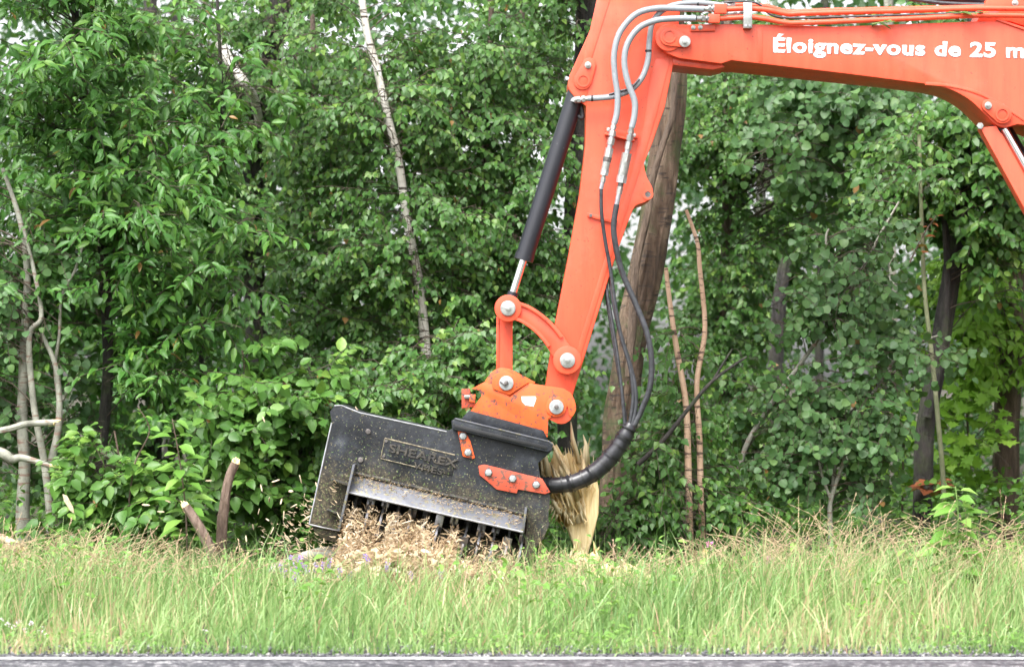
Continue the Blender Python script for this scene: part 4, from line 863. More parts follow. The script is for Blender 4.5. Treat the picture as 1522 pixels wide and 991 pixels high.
tree('birch_tree', 'leafy birch behind the white-barked one, left of the arm', 'tree',
     [([(760, 800, 20.5), (762, 500, 20.5), (770, 250, 20.5), (775, -150, 20.5)], .045, .035)],
     [(760, 90, 20, 110, 110, .8, 30), (640, 330, 20.2, 120, 130, .8, 30), (780, 480, 20, 110, 130, .8, 44), (560, 500, 20.2, 130, 140, .8, 44), (480, 180, 20.3, 100, 200, .8, 36)], bark='bark_brown', single=0, **BI)
tree('branch', 'dark bare dead branch slanting up beside the wrapped hoses', 'branch',
     [([(948, 690, 15.55), (985, 655, 15.55), (1025, 605, 15.55), (1055, 570, 15.55), (1080, 550, 15.55), (1110, 530, 15.55)], .016, .007), ([(1058, 568, 15.55), (1075, 540, 15.55), (1089, 518, 15.55)], .008, .005)], [], bark='bark_dark', single=0, **BI)

# trees outside the frame on both sides, seen when one steps aside
for j, (x, Y) in enumerate(((-420, 17), (-330, 20.5), (1830, 18.5), (1950, 20.5))):
    tree('ash_tree', ['leafy ash tree beyond the left edge, nearer', 'leafy ash tree beyond the left edge, farther', 'leafy ash tree beyond the right edge, nearer', 'leafy ash tree beyond the right edge, farther'][j], 'tree',
         [([(x, 840, Y), (x + 5, 500, Y), (x - 5, 200, Y), (x, -200, Y)], .06, .04)], [(x, 200, Y, 250, 300, .9, 80), (x, 600, Y, 230, 180, .8, 50)], bark='bark_dark', kind='lance', lmat='leaf_cherry', lsize=(.08, .12), single=0)

# far wood: one mass of small clumps, with gaps that let the white sky through
def far_wood():
    nC = 3700; Yc = rng.uniform(25, 38, nC); px = rng.uniform(-700, 2250, nC); py = rng.uniform(-220, 830, nC)
    for gx, gy, grx, gry, pr in ((690, 150, 70, 110, .9), (640, 320, 60, 110, .8), (1265, 215, 60, 50, .9), (1180, 330, 120, 70, .7), (215, 400, 60, 60, .8), (850, 250, 40, 120, .8), (1230, 480, 110, 70, .7), (120, 640, 120, 60, .2), (540, 560, 120, 60, .3), (1000, 530, 60, 60, .8), (380, 80, 100, 80, .6)):
        inside = ((px - gx) / grx) ** 2 + ((py - gy) / gry) ** 2 < 1; keep = ~(inside & (rng.random(nC) < pr)); Yc, px, py = Yc[keep], px[keep], py[keep]; nC = len(px)
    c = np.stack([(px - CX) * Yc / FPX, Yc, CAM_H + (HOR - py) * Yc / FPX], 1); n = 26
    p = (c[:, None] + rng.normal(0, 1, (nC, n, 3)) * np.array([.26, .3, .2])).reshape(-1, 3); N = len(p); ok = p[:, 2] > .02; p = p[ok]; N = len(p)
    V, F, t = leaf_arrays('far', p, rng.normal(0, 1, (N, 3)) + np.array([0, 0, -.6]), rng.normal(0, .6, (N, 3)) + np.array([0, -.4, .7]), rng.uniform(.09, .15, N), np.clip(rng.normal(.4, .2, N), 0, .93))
    tag(arr_mesh('distant_foliage', V, F, 'leaf_far_shaded', tint=t), kind='stuff')
far_wood()
# far trunks one can tell apart
for j, (x, Y, r, lean, mt) in enumerate(((465, 26, .05, -20, 'bark_dark'), (700, 27, .045, 25, 'bark_brown'), (1215, 27, .05, 10, 'bark_dark'), (1330, 25, .045, -8, 'bark_aspen'), (250, 27, .06, 12, 'bark_dark'), (1060, 28, .05, 14, 'bark_dark'))):
    tree('far_tree', ['slim dark trunk deep in the wood behind the white-barked birch leaves', 'brown trunk deep in the wood between white birch and arm', 'dark trunk deep in the wood behind the leaning aspen', 'pale trunk deep in the wood under the boom', 'dark trunk deep in the wood behind the cherry', 'dark trunk deep in the wood right of the thick mossy trunk'][j], 'tree',
         [([(x, 790, Y), (x + lean * .4, 450, Y), (x + lean, 100, Y), (x + lean * 1.2, -150, Y)], r, r * .8)], [], bark=mt, single=0, **BI)

# undergrowth along the wood's foot: one mass of low leaves
def undergrowth():
    nC = 1500; Y = rng.uniform(15.8, 22, nC); X = rng.uniform(-5, 5.5, nC) ; Z = rng.random(nC) ** 1.6 * .45 + .02
    c = np.stack([X, Y, Z], 1); n = 16; p = (c[:, None] + rng.normal(0, 1, (nC, n, 3)) * np.array([.09, .09, .06])).reshape(-1, 3); p = p[p[:, 2] > .01]; N = len(p)
    V, F, t = leaf_arrays('oval', p, rng.normal(0, 1, (N, 3)) * np.array([1, 1, .4]), rng.normal(0, .4, (N, 3)) + np.array([0, -.3, 1]), rng.uniform(.035, .075, N), np.clip(rng.normal(.4, .2, N), 0, .93))
    tag(arr_mesh('undergrowth', V, F, 'leaf_bush', tint=t), kind='stuff')
undergrowth()

def weeds():
    nC = 620; Y = rng.uniform(11.6, 15.8, nC); X = rng.uniform(-4.4, 4.6, nC); k = np.sin(X * 2.2 + .5) + np.sin(X * 5.1 + Y) + rng.normal(0, .6, nC) > .2; X, Y = X[k], Y[k]; nC = len(X)
    c = np.stack([X, Y, rng.uniform(.03, 1, nC) * np.clip(1.1 - .0665 * Y + .1 * sides(X, Y), .08, .3)], 1); n = 12; p = (c[:, None] + rng.normal(0, 1, (nC, n, 3)) * np.array([.05, .05, .07])).reshape(-1, 3); p = p[p[:, 2] > .01]; N = len(p)
    V, F, t = leaf_arrays('lance', p, rng.normal(0, 1, (N, 3)) * np.array([1, 1, .4]), rng.normal(0, .4, (N, 3)) + np.array([0, -.4, 1]), rng.uniform(.025, .06, N), np.clip(rng.normal(.45, .25, N), 0, .93))
    tag(arr_mesh('verge_weeds', V, F, 'leaf_young', tint=t), kind='stuff')
weeds()
# dead red leaves, young plants
def sprig(name, label, cat, stem, leafs, kind, lmat, size, Y, bark='stem_green', r=.006, group=None):
    base = P(*stem[0], Y); root = thing(name, label, cat, (base.x, Y, 0), group); w = [P(x, y, Y) for x, y in stem]
    trunk_mb([(x, y, Y) for x, y in stem], r, r * .5, 7).build('stem', bark, root); off = origin(root); k = len(w)
    for i in range(leafs):
        t = .12 + .88 * (i + .5) / leafs; f = t * (k - 1); j = min(k - 2, int(f)); p = w[j].lerp(w[j + 1], f - j); a = i * 2.4 + random.uniform(-.4, .4)
        d = (math.cos(a), math.sin(a) * .7, .25 - .5 * random.random()); s = size * (1.15 - .6 * t) * random.uniform(.8, 1.15)
        q = p + Vector(d) * s * .25; MB().tube([p, q], .0018, 4, False).build('leaf_stalk', bark, root)
        place_leaf(kind, lmat, root, q, d, (random.gauss(0, .3), -.35, 1), s, random.uniform(.15, .9), off)
    return root
sprig('young_plant', 'tall lime-green young plant with broad leaves, right of the grass', 'plant', [(1418, 890), (1412, 830), (1424, 780), (1420, 722)], 36, 'lance', 'leaf_young', .185, 13.4)
sprig('young_plant', 'upright lime-green sapling in front of the left bush', 'plant', [(278, 830), (276, 760), (268, 690), (256, 622)], 40, 'lance', 'leaf_young', .155, 15.2, 'bark_brown')
sprig('young_plant', 'small blue-green leafy plant left of the tall lime-green one', 'plant', [(1345, 870), (1342, 835), (1335, 812)], 12, 'birch', 'leaf_aspen', .10, 14.6)
sprig('young_plant', 'lime-green plant at the right edge of the grass', 'plant', [(1528, 900), (1526, 850), (1518, 800)], 14, 'lance', 'leaf_young', .13, 14.4)
sprig('young_plant', 'leafy twig with reddish tips above the left bush', 'plant', [(190, 760), (200, 690), (222, 640), (205, 605)], 16, 'oval', 'leaf_young', .08, 15.6, 'bark_brown')
sprig('dead_sprig', 'cluster of rust-red dead leaves on the dark forked trunk', 'dead leaves', [(1372, 735), (1384, 722), (1398, 712)], 14, 'oval', 'leaf_dead', .14, 17.3, 'bark_brown')
sprig('dead_sprig', 'sprig of rust-red dead leaves high beside the slender sapling', 'dead leaves', [(1352, 390), (1372, 350), (1392, 320)], 14, 'oval', 'leaf_dead', .07, 16.9, 'bark_brown')
sprig('leafy_twig', 'torn twig with leaves lying on the boom pipes', 'twig', [(1296, 36), (1312, 33), (1330, 32)], 5, 'oval', 'leaf_aspen', .07, Yb - .06, 'stem_green', .003)
sprig('leafy_twig', 'torn leaf sprig lying on the pipes near the arm cylinder', 'twig', [(1410, 18), (1440, 20), (1470, 18)], 5, 'oval', 'leaf_aspen', .07, Yb - .05, 'stem_green', .003)

# ------------------------------------------------------------------ broken wood
def log(name, label, cat, pts, r0, r1, bark, end=True):
    b = P(*pts[0]); root = thing(name, label, cat, (b.x, b.y, max(0, b.z - r0))); trunk_mb(pts, r0, r1, 14, .18).build('log_body', bark, root)
    if end:
        e, f = P(*pts[-1]), P(*pts[-2]); d = (e - f).normalized(); mb = MB(); u = d.orthogonal().normalized(); v = d.cross(u)
        for i in range(9):
            a = i * .7; q = e + (u * math.cos(a) + v * math.sin(a)) * r1 * .72; mb.tube([q - d * .03, q + d * max(.003, .016 * math.cos(a - 1) + random.uniform(0, .01)), q + d * max(.006, .026 * math.cos(a - 1) + random.uniform(.003, .02))], [r1 * .34, r1 * .28, r1 * .06], 5, False)
        mb.build('torn_end', 'wood_core', root)
    return root
log('broken_stump', 'upright broken stump with a torn pale top left of the mulcher', 'stump', [(330, 862, 15.45), (327, 820, 15.45), (329, 775, 15.45), (335, 740, 15.45), (342, 708, 15.45), (350, 688, 15.45)], .031, .025, 'bark_stump')
log('broken_stump', 'leaning broken stem crossing to the foot of the upright stump', 'stump', [(326, 862, 15.05), (314, 822, 15.05), (296, 784, 15.05), (276, 752, 15.05)], .030, .024, 'bark_stump')
log('fallen_log', 'thick pale fallen aspen limb at the left edge, lower one', 'log', [(-60, 660, 15.95), (0, 672, 15.95), (18, 682, 15.95), (34, 680, 15.95), (74, 692, 15.95)], .034, .014, 'bark_aspen')
log('fallen_log', 'slim pale fallen aspen limb at the left edge, upper one', 'log', [(-60, 650, 16), (10, 638, 16), (40, 630, 16), (80, 628, 16)], .017, .019, 'bark_aspen')
log('fallen_log', 'grey chewed log lying in the grass under the mulcher left foot', 'log', [(388, 856, 14.75), (430, 836, 14.75), (480, 822, 14.75), (530, 826, 14.75)], .028, .05, 'bark_aspen')
log('fallen_log', 'small pale torn log end at the far left above the grass', 'log', [(-20, 800, 15.2), (6, 804, 15.2), (26, 818, 15.2)], .03, .04, 'bark_salmon')

def strips(N, f):
    p, d, w, ln, ti = f(N); N = len(p); d = norm(d); side = norm(np.cross(d, np.array([0, -1., 0]) + rng.normal(0, .5, (N, 3)))); bend = rng.normal(0, .12, (N, 3)) * ln[:, None]
    a = p; m = p + d * ln[:, None] * .5 + bend; e = p + d * ln[:, None]; w = w[:, None]
    N = len(p); V = np.stack([a - side * w * .6, a + side * w * .6, m - side * w, m + side * w, e - side * w * .3, e + side * w * .3], 1)
    F = np.array([(0, 1, 3), (0, 3, 2), (2, 3, 5), (2, 5, 4)])[None] + (np.arange(N) * 6)[:, None, None]
    return V.reshape(-1, 3), F.reshape(-1, 3), np.repeat(ti, 4)
def splint(base, d, ln, w, th, parent, mat='wood', tint=.5):
    """one tapering splinter"""
    d = Vector(d).normalized(); u = d.orthogonal().normalized(); u.rotate(Quaternion(d, random.uniform(0, 6.28))); v = d.cross(u); b = Vector(base); m = b + d * ln * .6 + u * random.gauss(0, .02) * ln; t = b + d * ln
    V = np.array([tuple(q) for q in (b + u * w - v * th, b - u * w - v * th, b + v * th, m + u * w * .8 - v * th, m - u * w * .7 - v * th, m + v * th, t + u * w * .12, t - u * w * .12)])
    F = np.array([(0, 1, 4), (0, 4, 3), (1, 2, 5), (1, 5, 4), (2, 0, 3), (2, 3, 5), (3, 4, 7), (3, 7, 6), (4, 5, 7), (5, 3, 6), (5, 6, 7), (0, 2, 1)])
    return arr_mesh('splinter', V, F, mat, parent, np.full(12, tint))
def shattered():
    root = thing('shattered_stump', 'shattered pale yellow stump with long splinters behind the wrapped hoses', 'stump', (P(865, 830, 15.4).x, 15.4, 0)); Y = 15.25
    fan = [(804, 700), (808, 680), (818, 690), (826, 668), (838, 684), (846, 676), (856, 688), (864, 678), (872, 694), (884, 700), (890, 738), (889, 772), (882, 800), (873, 826), (872, 852), (860, 852), (857, 822), (846, 790), (830, 756), (812, 728)]
    for (dy, sc) in ((0, 1), (.07, .9), (.14, .8)):
        MB().prism([(858 + (x - 858) * sc * random.uniform(.97, 1.03), 830 + (y - 830) * (sc + .04) + random.uniform(-6, 6)) for x, y in fan], Y - .09 + dy, Y - .02 + dy, .012, 2).build('torn_slab', 'wood_core', root)
    for i in range(24):
        a = random.random(); x = 806 + 78 * a; y = 735 - 25 * random.random(); b = P(845 + (x - 845) * .8, y, Y - .16 + .2 * random.random())
        splint(b, ((x - 878) * .010 + random.gauss(0, .08), random.gauss(-.1, .1), 1), random.uniform(.08, .17), random.uniform(.008, .024), .007, root, tint=.3 + .7 * random.random())
    for i in range(20):
        t = .4 + .6 * random.random(); b = P(864 - 26 * t + random.uniform(-22, 20) * (.35 + t), 815 - 85 * t, Y - .075 - .09 * t); splint(b, (random.gauss(-.3, .14), -.08, 1), random.uniform(.10, .24), random.uniform(.010, .026), .007, root, tint=random.random())
    def fibres(N):
        t = .3 + .7 * rng.random(N); e = rng.uniform(-1, 1, N); px = 862 - 22 * t + e * (13 + 24 * t); py = 815 - 140 * t + 22 * rng.random(N); yy = Y - .10 - .05 * rng.random(N) + .04 * np.abs(e)
        p = np.stack([(px - CX) * yy / FPX, yy, CAM_H + (HOR - py) * yy / FPX], 1)
        return p, np.stack([e * .5 * t - .28 + rng.normal(0, .05, N), rng.normal(-.04, .06, N), np.ones(N)], 1), rng.uniform(.001, .006, N), rng.uniform(.04, .16, N), np.clip(rng.normal(.6, .28, N), 0, 1)
    fv, ff, ft = strips(220, fibres); tag(arr_mesh('torn_fibre', fv, ff, 'wood', root, ft), kind='stuff')
    for (x, y, dx, ln) in ((862, 688, -.22, .24), (872, 690, -.12, .17), (868, 700, .02, .16), (806, 712, -.05, .17), (816, 712, -.25, .2), (838, 700, -.4, .18)): splint(P(x, y, Y - .13), (dx, -.05, 1), ln, .018, .01, root, tint=.8)
    for i in range(10): splint(P(822 + 4 * i, 745, Y - .12), (-.6 + .1 * i, -.1, -1), random.uniform(.08, .16), .01, .005, root, tint=.9)
shattered()
def slab(label, poly, Y, th=.05):
    root = thing('wood_slab', label, 'wood', (P(*poly[0], Y).x, Y, 0)); fr = [P(x, y, Y - .12 * (y - 820) / 40) for x, y in poly]
    MB().solid(fr, [v + Vector((.01, th, .012)) for v in fr], .004).build('slab_body', 'wood_core', root)
    for i in range(10): x, y = random.choice(poly); splint(P(x, y + 2, Y - .05), (random.gauss(0, .3), -.1, 1), random.uniform(.04, .1), .008, .004, root, tint=random.random())
slab('flat split piece of pale wood in grass below the shattered stump', [(842, 868), (845, 834), (856, 820), (872, 827), (884, 820), (892, 836), (908, 842), (906, 868)], 14.9)
slab('second low piece of pale split wood, right of the first', [(908, 870), (912, 846), (930, 840), (950, 848), (968, 862), (966, 874)], 14.85)
log('pale_post', 'short pale peeled stub at the foot of the salmon saplings', 'stump', [(1050, 870, 15.5), (1050, 845, 15.5), (1049, 822, 15.5)], .03, .024, 'chip')

# shredded fibre thrown out below the flap, one mass that nobody could count
def spray(N):
    u = .66 * rng.random(N) ** .9; u = np.where(rng.random(N) < .08, .6 + .4 * rng.random(N), u); v = rng.random(N) ** .5; px = 510 + 264 * u - 45 * v * v * rng.random(N); top = 740 + 60 * u
    k = (v > .5 + .2 * np.sin(u * 31)) | (np.sin(u * 41 + 1.5) + .8 * np.sin(u * 17 + .6) + .5 * np.sin(u * 83) > -1.3 + 1.0 * (u > .5)) & (rng.random(N) < .8 + v); u, v, px, top = u[k], v[k], px[k], top[k]; N = len(u)
    py = top + v * (872 - top); Y = 14.60 - .26 * v * rng.random(N) - .1 * rng.random(N); p = np.stack([(px - CX) * Y / FPX, Y, CAM_H + (HOR - py) * Y / FPX], 1); p[:, 2] = np.maximum(p[:, 2], .0)
    d = np.stack([.25 + .5 * np.sin(px * .043 + py * .05) + rng.normal(0, .7, N), rng.normal(-.1, .5, N), rng.normal(.35, .6, N)], 1)
    return p, d, np.where(rng.random(N) < .75, rng.uniform(.0008, .003, N), rng.uniform(.003, .007, N)), .007 + .055 * rng.random(N) ** 2, np.clip(rng.normal(.55 + .15 * np.sin(px * .11 + 1), .24, N), 0, 1)
V, F, t = strips(15000, spray); tag(arr_mesh('shredded_wood', V, F, 'shred', tint=t), kind='stuff')
def pile(N):
    px = 395 + 420 * rng.random(N); g = np.exp(-((px - 590) / 120) ** 2) + .3; Y = 14.1 + .7 * rng.random(N); X = (px - CX) * Y / FPX; Z = rng.random(N) * .19 * g + .01
    return np.stack([X, Y, Z], 1), rng.normal(0, 1, (N, 3)) * np.array([1, 1, .5]), np.where(rng.random(N) < .6, rng.uniform(.002, .006, N), rng.uniform(.006, .018, N)), rng.uniform(.012, .07, N), np.clip(rng.normal(.5, .27, N), 0, 1)
V, F, t = strips(6000, pile); tag(arr_mesh('wood_debris', V, F, 'shred', tint=t), kind='stuff')
def fling(N):
    a = rng.random(N) ** 1.6; px = 505 - 115 * a; py = 845 - rng.random(N) * (60 + 70 * (1 - a)); Y = 14.5 + .5 * rng.random(N); p = np.stack([(px - CX) * Y / FPX, Y, CAM_H + (HOR - py) * Y / FPX], 1)
    return p, np.stack([-1 + rng.normal(0, .5, N), rng.normal(0, .4, N), .35 + rng.normal(0, .4, N)], 1), rng.uniform(.001, .004, N), rng.uniform(.008, .04, N), np.clip(rng.normal(.65, .2, N), 0, 1)
V, F, t = strips(320, fling); tag(arr_mesh('flying_shreds', V, F, 'shred', tint=t), kind='stuff')
def litter(N):
    t_ = rng.random(N); s = np.minimum(rng.random(N), rng.random(N)); px = 524 + 258 * t_ - 6 * s; py = 701 + 63 * t_ + 24 * s; Y = Yf - .016 - .085 * s - .006; p = np.stack([(px - CX) * Y / FPX, Y, CAM_H + (HOR - py) * Y / FPX], 1)
    return p, np.stack([rng.normal(0, 1, N), rng.normal(0, .1, N), rng.normal(0, .35, N)], 1), rng.uniform(.0008, .0022, N), rng.uniform(.004, .02, N), rng.random(N) ** 1.6 * .7
V, F, t = strips(750, litter); tag(arr_mesh('wood_dust', V, F, 'shred', tint=t), kind='stuff')
# single chips in the air
def chip_mesh():
    b = bmesh.new(); n = 6; L = 1.0
    fr = [Vector((-.5, 0, -.06)), Vector((-.2, -.03, -.16)), Vector((.3, .02, -.12)), Vector((.5, 0, .02)), Vector((.2, .03, .13)), Vector((-.35, .02, .12))]
    o = MB().solid(fr, [v + Vector((.02, .09, .01)) for v in fr], .015, 1).build('wood_chip', 'chip'); me = o.data; bpy.data.objects.remove(o); b.free(); return me
CM = chip_mesh()
spots = [(418, 745), (404, 788), (437, 752), (455, 770), (398, 772), (421, 766), (440, 788), (389, 725), (410, 715), (452, 737), (428, 800), (385, 760), (470, 720), (433, 730), (400, 742), (412, 808), (366, 800), (446, 712), (376, 783), (462, 752)]
for i, (x, y) in enumerate(spots):
    o = bpy.data.objects.new('wood_chip', CM); Y = random.uniform(14.5, 15.3); o.location = P(x, y, Y); s = random.uniform(.03, .065); o.scale = (s, s, s * random.uniform(.6, 1)); o.rotation_euler = (random.uniform(0, 6), random.uniform(-1.4, 1.4), random.uniform(0, 6)); link(o)
    tag(o, 'pale wood chip flying through the air left of the mulcher head', 'wood chip', 'wood chips flung out left of the mulcher')
for x, y, s, a, lab in ((285, 690, .04, .3, 'pale wood chip caught among leaves of the left bush, upper'), (392, 623, .04, 1.2, 'pale wood chip flying before the tall shrub'), (239, 760, .045, .1, 'pale wood chip in front of the left bush, low'), (310, 714, .04, .0, 'pale wood chip beside the torn stump top'),
                        (249, 744, .045, .5, 'pale wood chip touching the upright sapling'), (530, 607, .03, 1.0, 'pale wood chip above the mulcher housing'), (102, 748, .13, 1.1, 'long pale strip of wood standing over the left grass'), (585, 812, .07, -.7, 'pale sliver of wood flying in front of the spray'), (217, 750, .05, .1, 'pale chip low at the left bush edge')):
    o = bpy.data.objects.new('wood_chip', CM); o.location = P(x, y, 14.9 if x > 400 else 15.35); o.scale = (s, s * .6, s * .8); o.rotation_euler = (0, a, .2); link(o); tag(o, lab, 'wood chip')

# ------------------------------------------------------------------ verge grass
def blades(N, px0, yf, hf, wf, tintf, lean=.35, seg=3):
    X = rng.uniform(px0[0], px0[1], N); Y = yf(N); h = hf(X, Y, N); w = wf(N); az = rng.uniform(0, 2 * math.pi, N); ld = np.stack([np.cos(az), np.sin(az), 0 * az], 1) + np.array([.25, 0, 0]); ln = np.abs(rng.normal(lean, lean * .6, N))
    p = np.stack([X, Y, gz(X, Y) - .005], 1); fa = rng.uniform(0, 2 * math.pi, N); sdv = np.stack([np.cos(fa), np.sin(fa) * .6, 0 * fa], 1); rows = []
    for i in range(seg + 1):
        t = i / seg; c = p + np.array([0, 0, 1.]) * (h * t * (1 - .28 * ln * t * t))[:, None] + ld * (h * ln * t ** 2)[:, None]
        ww = (w * (1 - t ** 1.5) + .0004)[:, None]; rows += [c - sdv * ww, c + sdv * ww] if i < seg else [c]
    V = np.stack(rows, 1); nv = V.shape[1]; F = []
    for i in range(seg - 1): F += [(2 * i, 2 * i + 1, 2 * i + 3), (2 * i, 2 * i + 3, 2 * i + 2)]
    F.append((2 * seg - 2, 2 * seg - 1, 2 * seg)); F = np.array(F)[None] + (np.arange(N) * nv)[:, None, None]
    return V.reshape(-1, 3), F.reshape(-1, 3), np.repeat(tintf(X, Y, N), 2 * seg - 1)
def patch(X, Y): return .5 + .5 * np.sin(X * 2.3 + 1.3 * np.sin(Y * 1.9)) * np.sin(Y * 1.1 + X * .7)
def height(X, Y, N): return np.minimum(.07 + .2 * np.clip((Y - 11.0) / 1.5, 0, 1), 1.1 - .0665 * Y + .055 * np.minimum(1, sides(X, Y))) * np.clip(rng.gamma(5, .2, N), .3, 1.75) * (.62 + .38 * patch(X, Y) + .36 * patch(X * 2.7 + 1, Y * 1.6))
def gtint(X, Y, N): return np.clip(rng.normal(.42, .2, N) + .5 * (patch(X * 1.3, Y + 3) - .5) + (rng.random(N) < .07) * .45, 0, 1)
V, F, t = blades(46000, (-4.6, 5.0), lambda N: 10.95 + 4.85 * rng.random(N) ** 1.25, height, lambda N: rng.uniform(.0016, .0046, N), gtint, .45)
tag(arr_mesh('grass', V, F, 'grass', tint=t), kind='stuff')
V, F, t = blades(5000, (-4.6, 5.0), lambda N: 15.2 + 2.2 * rng.random(N), lambda X, Y, N: rng.uniform(.03, .11, N) + .12 * sides(X, Y) * rng.random(N), lambda N: rng.uniform(.0016, .004, N), gtint)
tag(arr_mesh('grass', V, F, 'grass', tint=t), kind='stuff')
V, F, t = blades(2600, (-4.4, 4.8), lambda N: 11.3 + 4 * rng.random(N), lambda X, Y, N: np.minimum(.34, 1.16 - .066 * Y) * rng.uniform(.6, 1.25, N) * (.35 + .65 * np.minimum(1, sides(X, Y))) * (.5 + .7 * patch(X * 1.7, Y)), lambda N: rng.uniform(.001, .0022, N), lambda X, Y, N: rng.uniform(.78, 1, N), .3)
tag(arr_mesh('straw', V, F, 'grass', tint=t), kind='stuff')
V, F, t = blades(900, (-4.4, 4.8), lambda N: 10.86 + .3 * rng.random(N) ** .7, lambda X, Y, N: rng.uniform(.03, .12, N) * np.where(np.sin(X * 4.3) + np.sin(X * 11 + 2) > -.2, 1, .4), lambda N: rng.uniform(.0015, .004, N), gtint, 1.0)
tag(arr_mesh('grass', V, F, 'grass', tint=t), kind='stuff')
# low clover leaves at the foot
def clover():
    N = 5200; X = rng.uniform(-4, 4.4, N); Y = 11.02 + .5 * rng.random(N) ** 1.5; keep = np.sin(X * 2.9 + 1) + rng.normal(0, .5, N) > .1; X, Y = X[keep], Y[keep]; N = len(X)
    p = np.stack([X, Y, rng.uniform(.01, .09, N)], 1); V, F, t = leaf_arrays('oval', p, rng.normal(0, 1, (N, 3)) * np.array([1, 1, .3]), rng.normal(0, .3, (N, 3)) + np.array([0, -.2, 1]), rng.uniform(.012, .024, N), np.clip(rng.normal(.5, .2, N), 0, .93))
    tag(arr_mesh('clover_leaves', V, F, 'leaf_young', tint=t), kind='stuff')
clover()
# dry seed-head stems
def seed_stems(N, seedlen=.11):
    X = rng.uniform(-4.3, 4.6, N); Y = rng.uniform(12.2, 15.6, N); px = CX + X * FPX / Y
    dens = .22 + .78 * (np.exp(-((px - 130) / 190) ** 2) + .8 * np.exp(-((px - 1130) / 200) ** 2) + .7 * np.exp(-((px - 820) / 110) ** 2) + .4 * np.exp(-((px - 1460) / 120) ** 2) + .25 * np.exp(-((px - 450) / 120) ** 2)); k = rng.random(N) < dens; X, Y, px = X[k], Y[k], px[k]; N = len(X)
    h = np.clip(1.1 - .066 * Y, .1, .4) + rng.uniform(0, .15, N) + (.2 + .12 * (px > 960)) * np.minimum(1, sides(X, Y)) * rng.random(N); az = rng.normal(0, .9, N) + np.where(rng.random(N) < .35, math.pi, 0); ld = np.stack([np.cos(az), np.sin(az), 0 * az], 1); ln = rng.uniform(.15, .85, N)
    t = np.linspace(0, 1, 8)[None, :, None]; p = np.stack([X, Y, gz(X, Y)], 1)
    path = p[:, None] + np.array([0, 0, 1.]) * (h[:, None, None] * (t - .30 * ln[:, None, None] * t ** 3 * 1.4)) + ld[:, None] * (h * ln)[:, None, None] * t ** 2.4
    sv, sf = fast_tubes(path, np.tile(np.linspace(.0015, .0008, 8), (N, 1)), 3); Vs, Fs, Ts = [sv], [sf], [np.repeat(np.clip(rng.normal(.4, .2, N), 0, 1)[:, None], 7 * 3 * 2, 1).ravel()]
    # fast_tubes orders faces by half; tint per face need not follow stems exactly
    m = 20; u = rng.uniform(.72, 1.0, (N, m)); g = u * 7; j = np.minimum(6, g.astype(int)); f = (g - j)[..., None]; nn = np.arange(N)[:, None]
    c = path[nn, j] * (1 - f) + path[nn, j + 1] * f; tg = norm(path[nn, j + 1] - path[nn, j]); d = norm(tg + rng.normal(0, .16, tg.shape)).reshape(-1, 3); c = c.reshape(-1, 3); K = len(c)
    lv, lf, lt = leaf_arrays('far', c, d, rng.normal(0, 1, (K, 3)), rng.uniform(.009, .020, K), np.repeat(np.clip(rng.normal(.6, .2, N), 0, 1), m)); lv0 = lv
    o = sum(len(v) for v in Vs); Vs.append(lv0); Fs.append(lf + o); Ts.append(lt)
    return np.concatenate(Vs), np.concatenate(Fs), np.concatenate(Ts)
TPL['far'] = (TPL['far'][0] * np.array([1, .32, 1]), TPL['far'][1])
V, F, t = seed_stems(3800); tag(arr_mesh('dry_grass', V, F, 'straw', tint=t), kind='stuff')

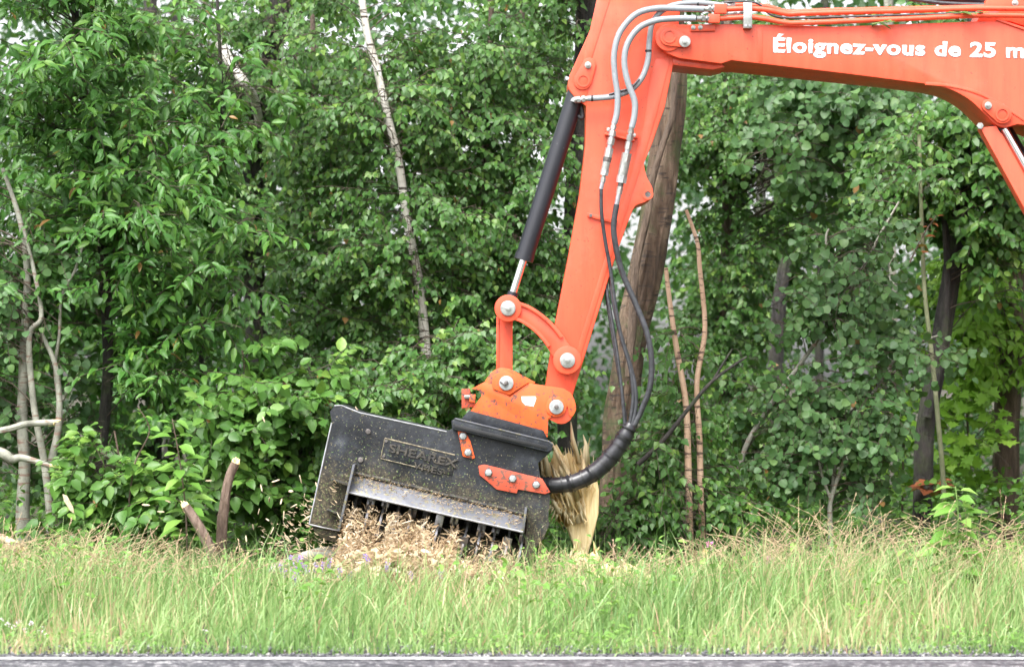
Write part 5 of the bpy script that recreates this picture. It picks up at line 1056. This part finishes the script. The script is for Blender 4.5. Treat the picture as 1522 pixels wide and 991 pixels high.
# flowers
def blob(c, r, mat, parent, name, n=26, sz=.5):
    """a flower head made of many small florets"""
    c = np.array(c); q = norm(rng.normal(0, 1, (n, 3))); p = c + q * r * .55; V, F, t = leaf_arrays('oval', p, q + np.array([0, 0, .3]), rng.normal(0, 1, (n, 3)), np.full(n, r * sz * 1.6), rng.random(n)); return arr_mesh(name, V, F, mat, parent, t)
def flower(label, x, y, Y, r, mat, group=None, cat='flower', name='clover_flower', tall=1):
    top = P(x, y, Y); base = Vector((top.x - .03, Y, 0)); root = thing(name, label, cat, base, group); MB().tube([base, base.lerp(top, .5) + Vector((-.01, 0, 0)), top], .0016, 5).build('stem', 'stem_green', root)
    for i in range(tall): blob(top + Vector((random.gauss(0, .003), 0, -i * r * 1.3)), r * (1 - .1 * i), mat, root, 'flower_head')
flower('pink clover flower beside the salmon saplings', 1057, 810, 14.6, .022, 'petal_pink')
flower('pink clover flower standing alone above the right grass', 1145, 832, 14.2, .022, 'petal_pink')
flower('upper yellow flower in the right grass', 1269, 848, 13.8, .02, 'petal_yellow', name='yellow_flower'); flower('lower yellow flower in the right grass', 1222, 894, 13.0, .018, 'petal_yellow', name='yellow_flower')
for x, y in ((436, 838), (442, 846), (453, 842), (432, 828), (446, 828), (490, 832), (480, 838), (575, 838), (545, 826), (655, 848), (610, 852), (425, 850), (438, 858), (460, 850), (470, 838), (448, 838), (505, 846), (520, 852), (418, 842)): flower('violet vetch flower spike in the grass before the mulcher', x, y, 13.9, .012, 'petal_violet', 'violet vetch flowers before the mulcher', name='vetch_flower', tall=3)
for x, y in ((30, 924), (46, 926), (20, 932), (58, 940), (70, 944), (12, 928), (38, 936), (64, 934), (2, 922), (50, 948)): flower('small pale clover flower in the bottom left grass', x, y, 11.75, .011, 'petal_white', 'pale clover flowers at bottom left')
flower('single pale clover flower low in the grass below the mulcher', 496, 905, 12.3, .012, 'petal_white'); flower('single pale clover flower low in the grass left of centre', 306, 938, 11.7, .011, 'petal_white')
for x, y in ((516, 880), (108, 870), (380, 862), (400, 870), (392, 850), (700, 858), (870, 870), (640, 866)):
    top = P(x, y, 13.6); base = Vector((top.x + .02, 13.6, 0)); root = thing('seed_stalk', 'dark brown dried seed head in the verge grass', 'plant', base, 'dark dried seed heads in the grass'); MB().tube([base, top], .0016, 5, False).build('stem', 'stem_brown', root); blob(top, .014, 'stem_brown', root, 'seed_head', 14)
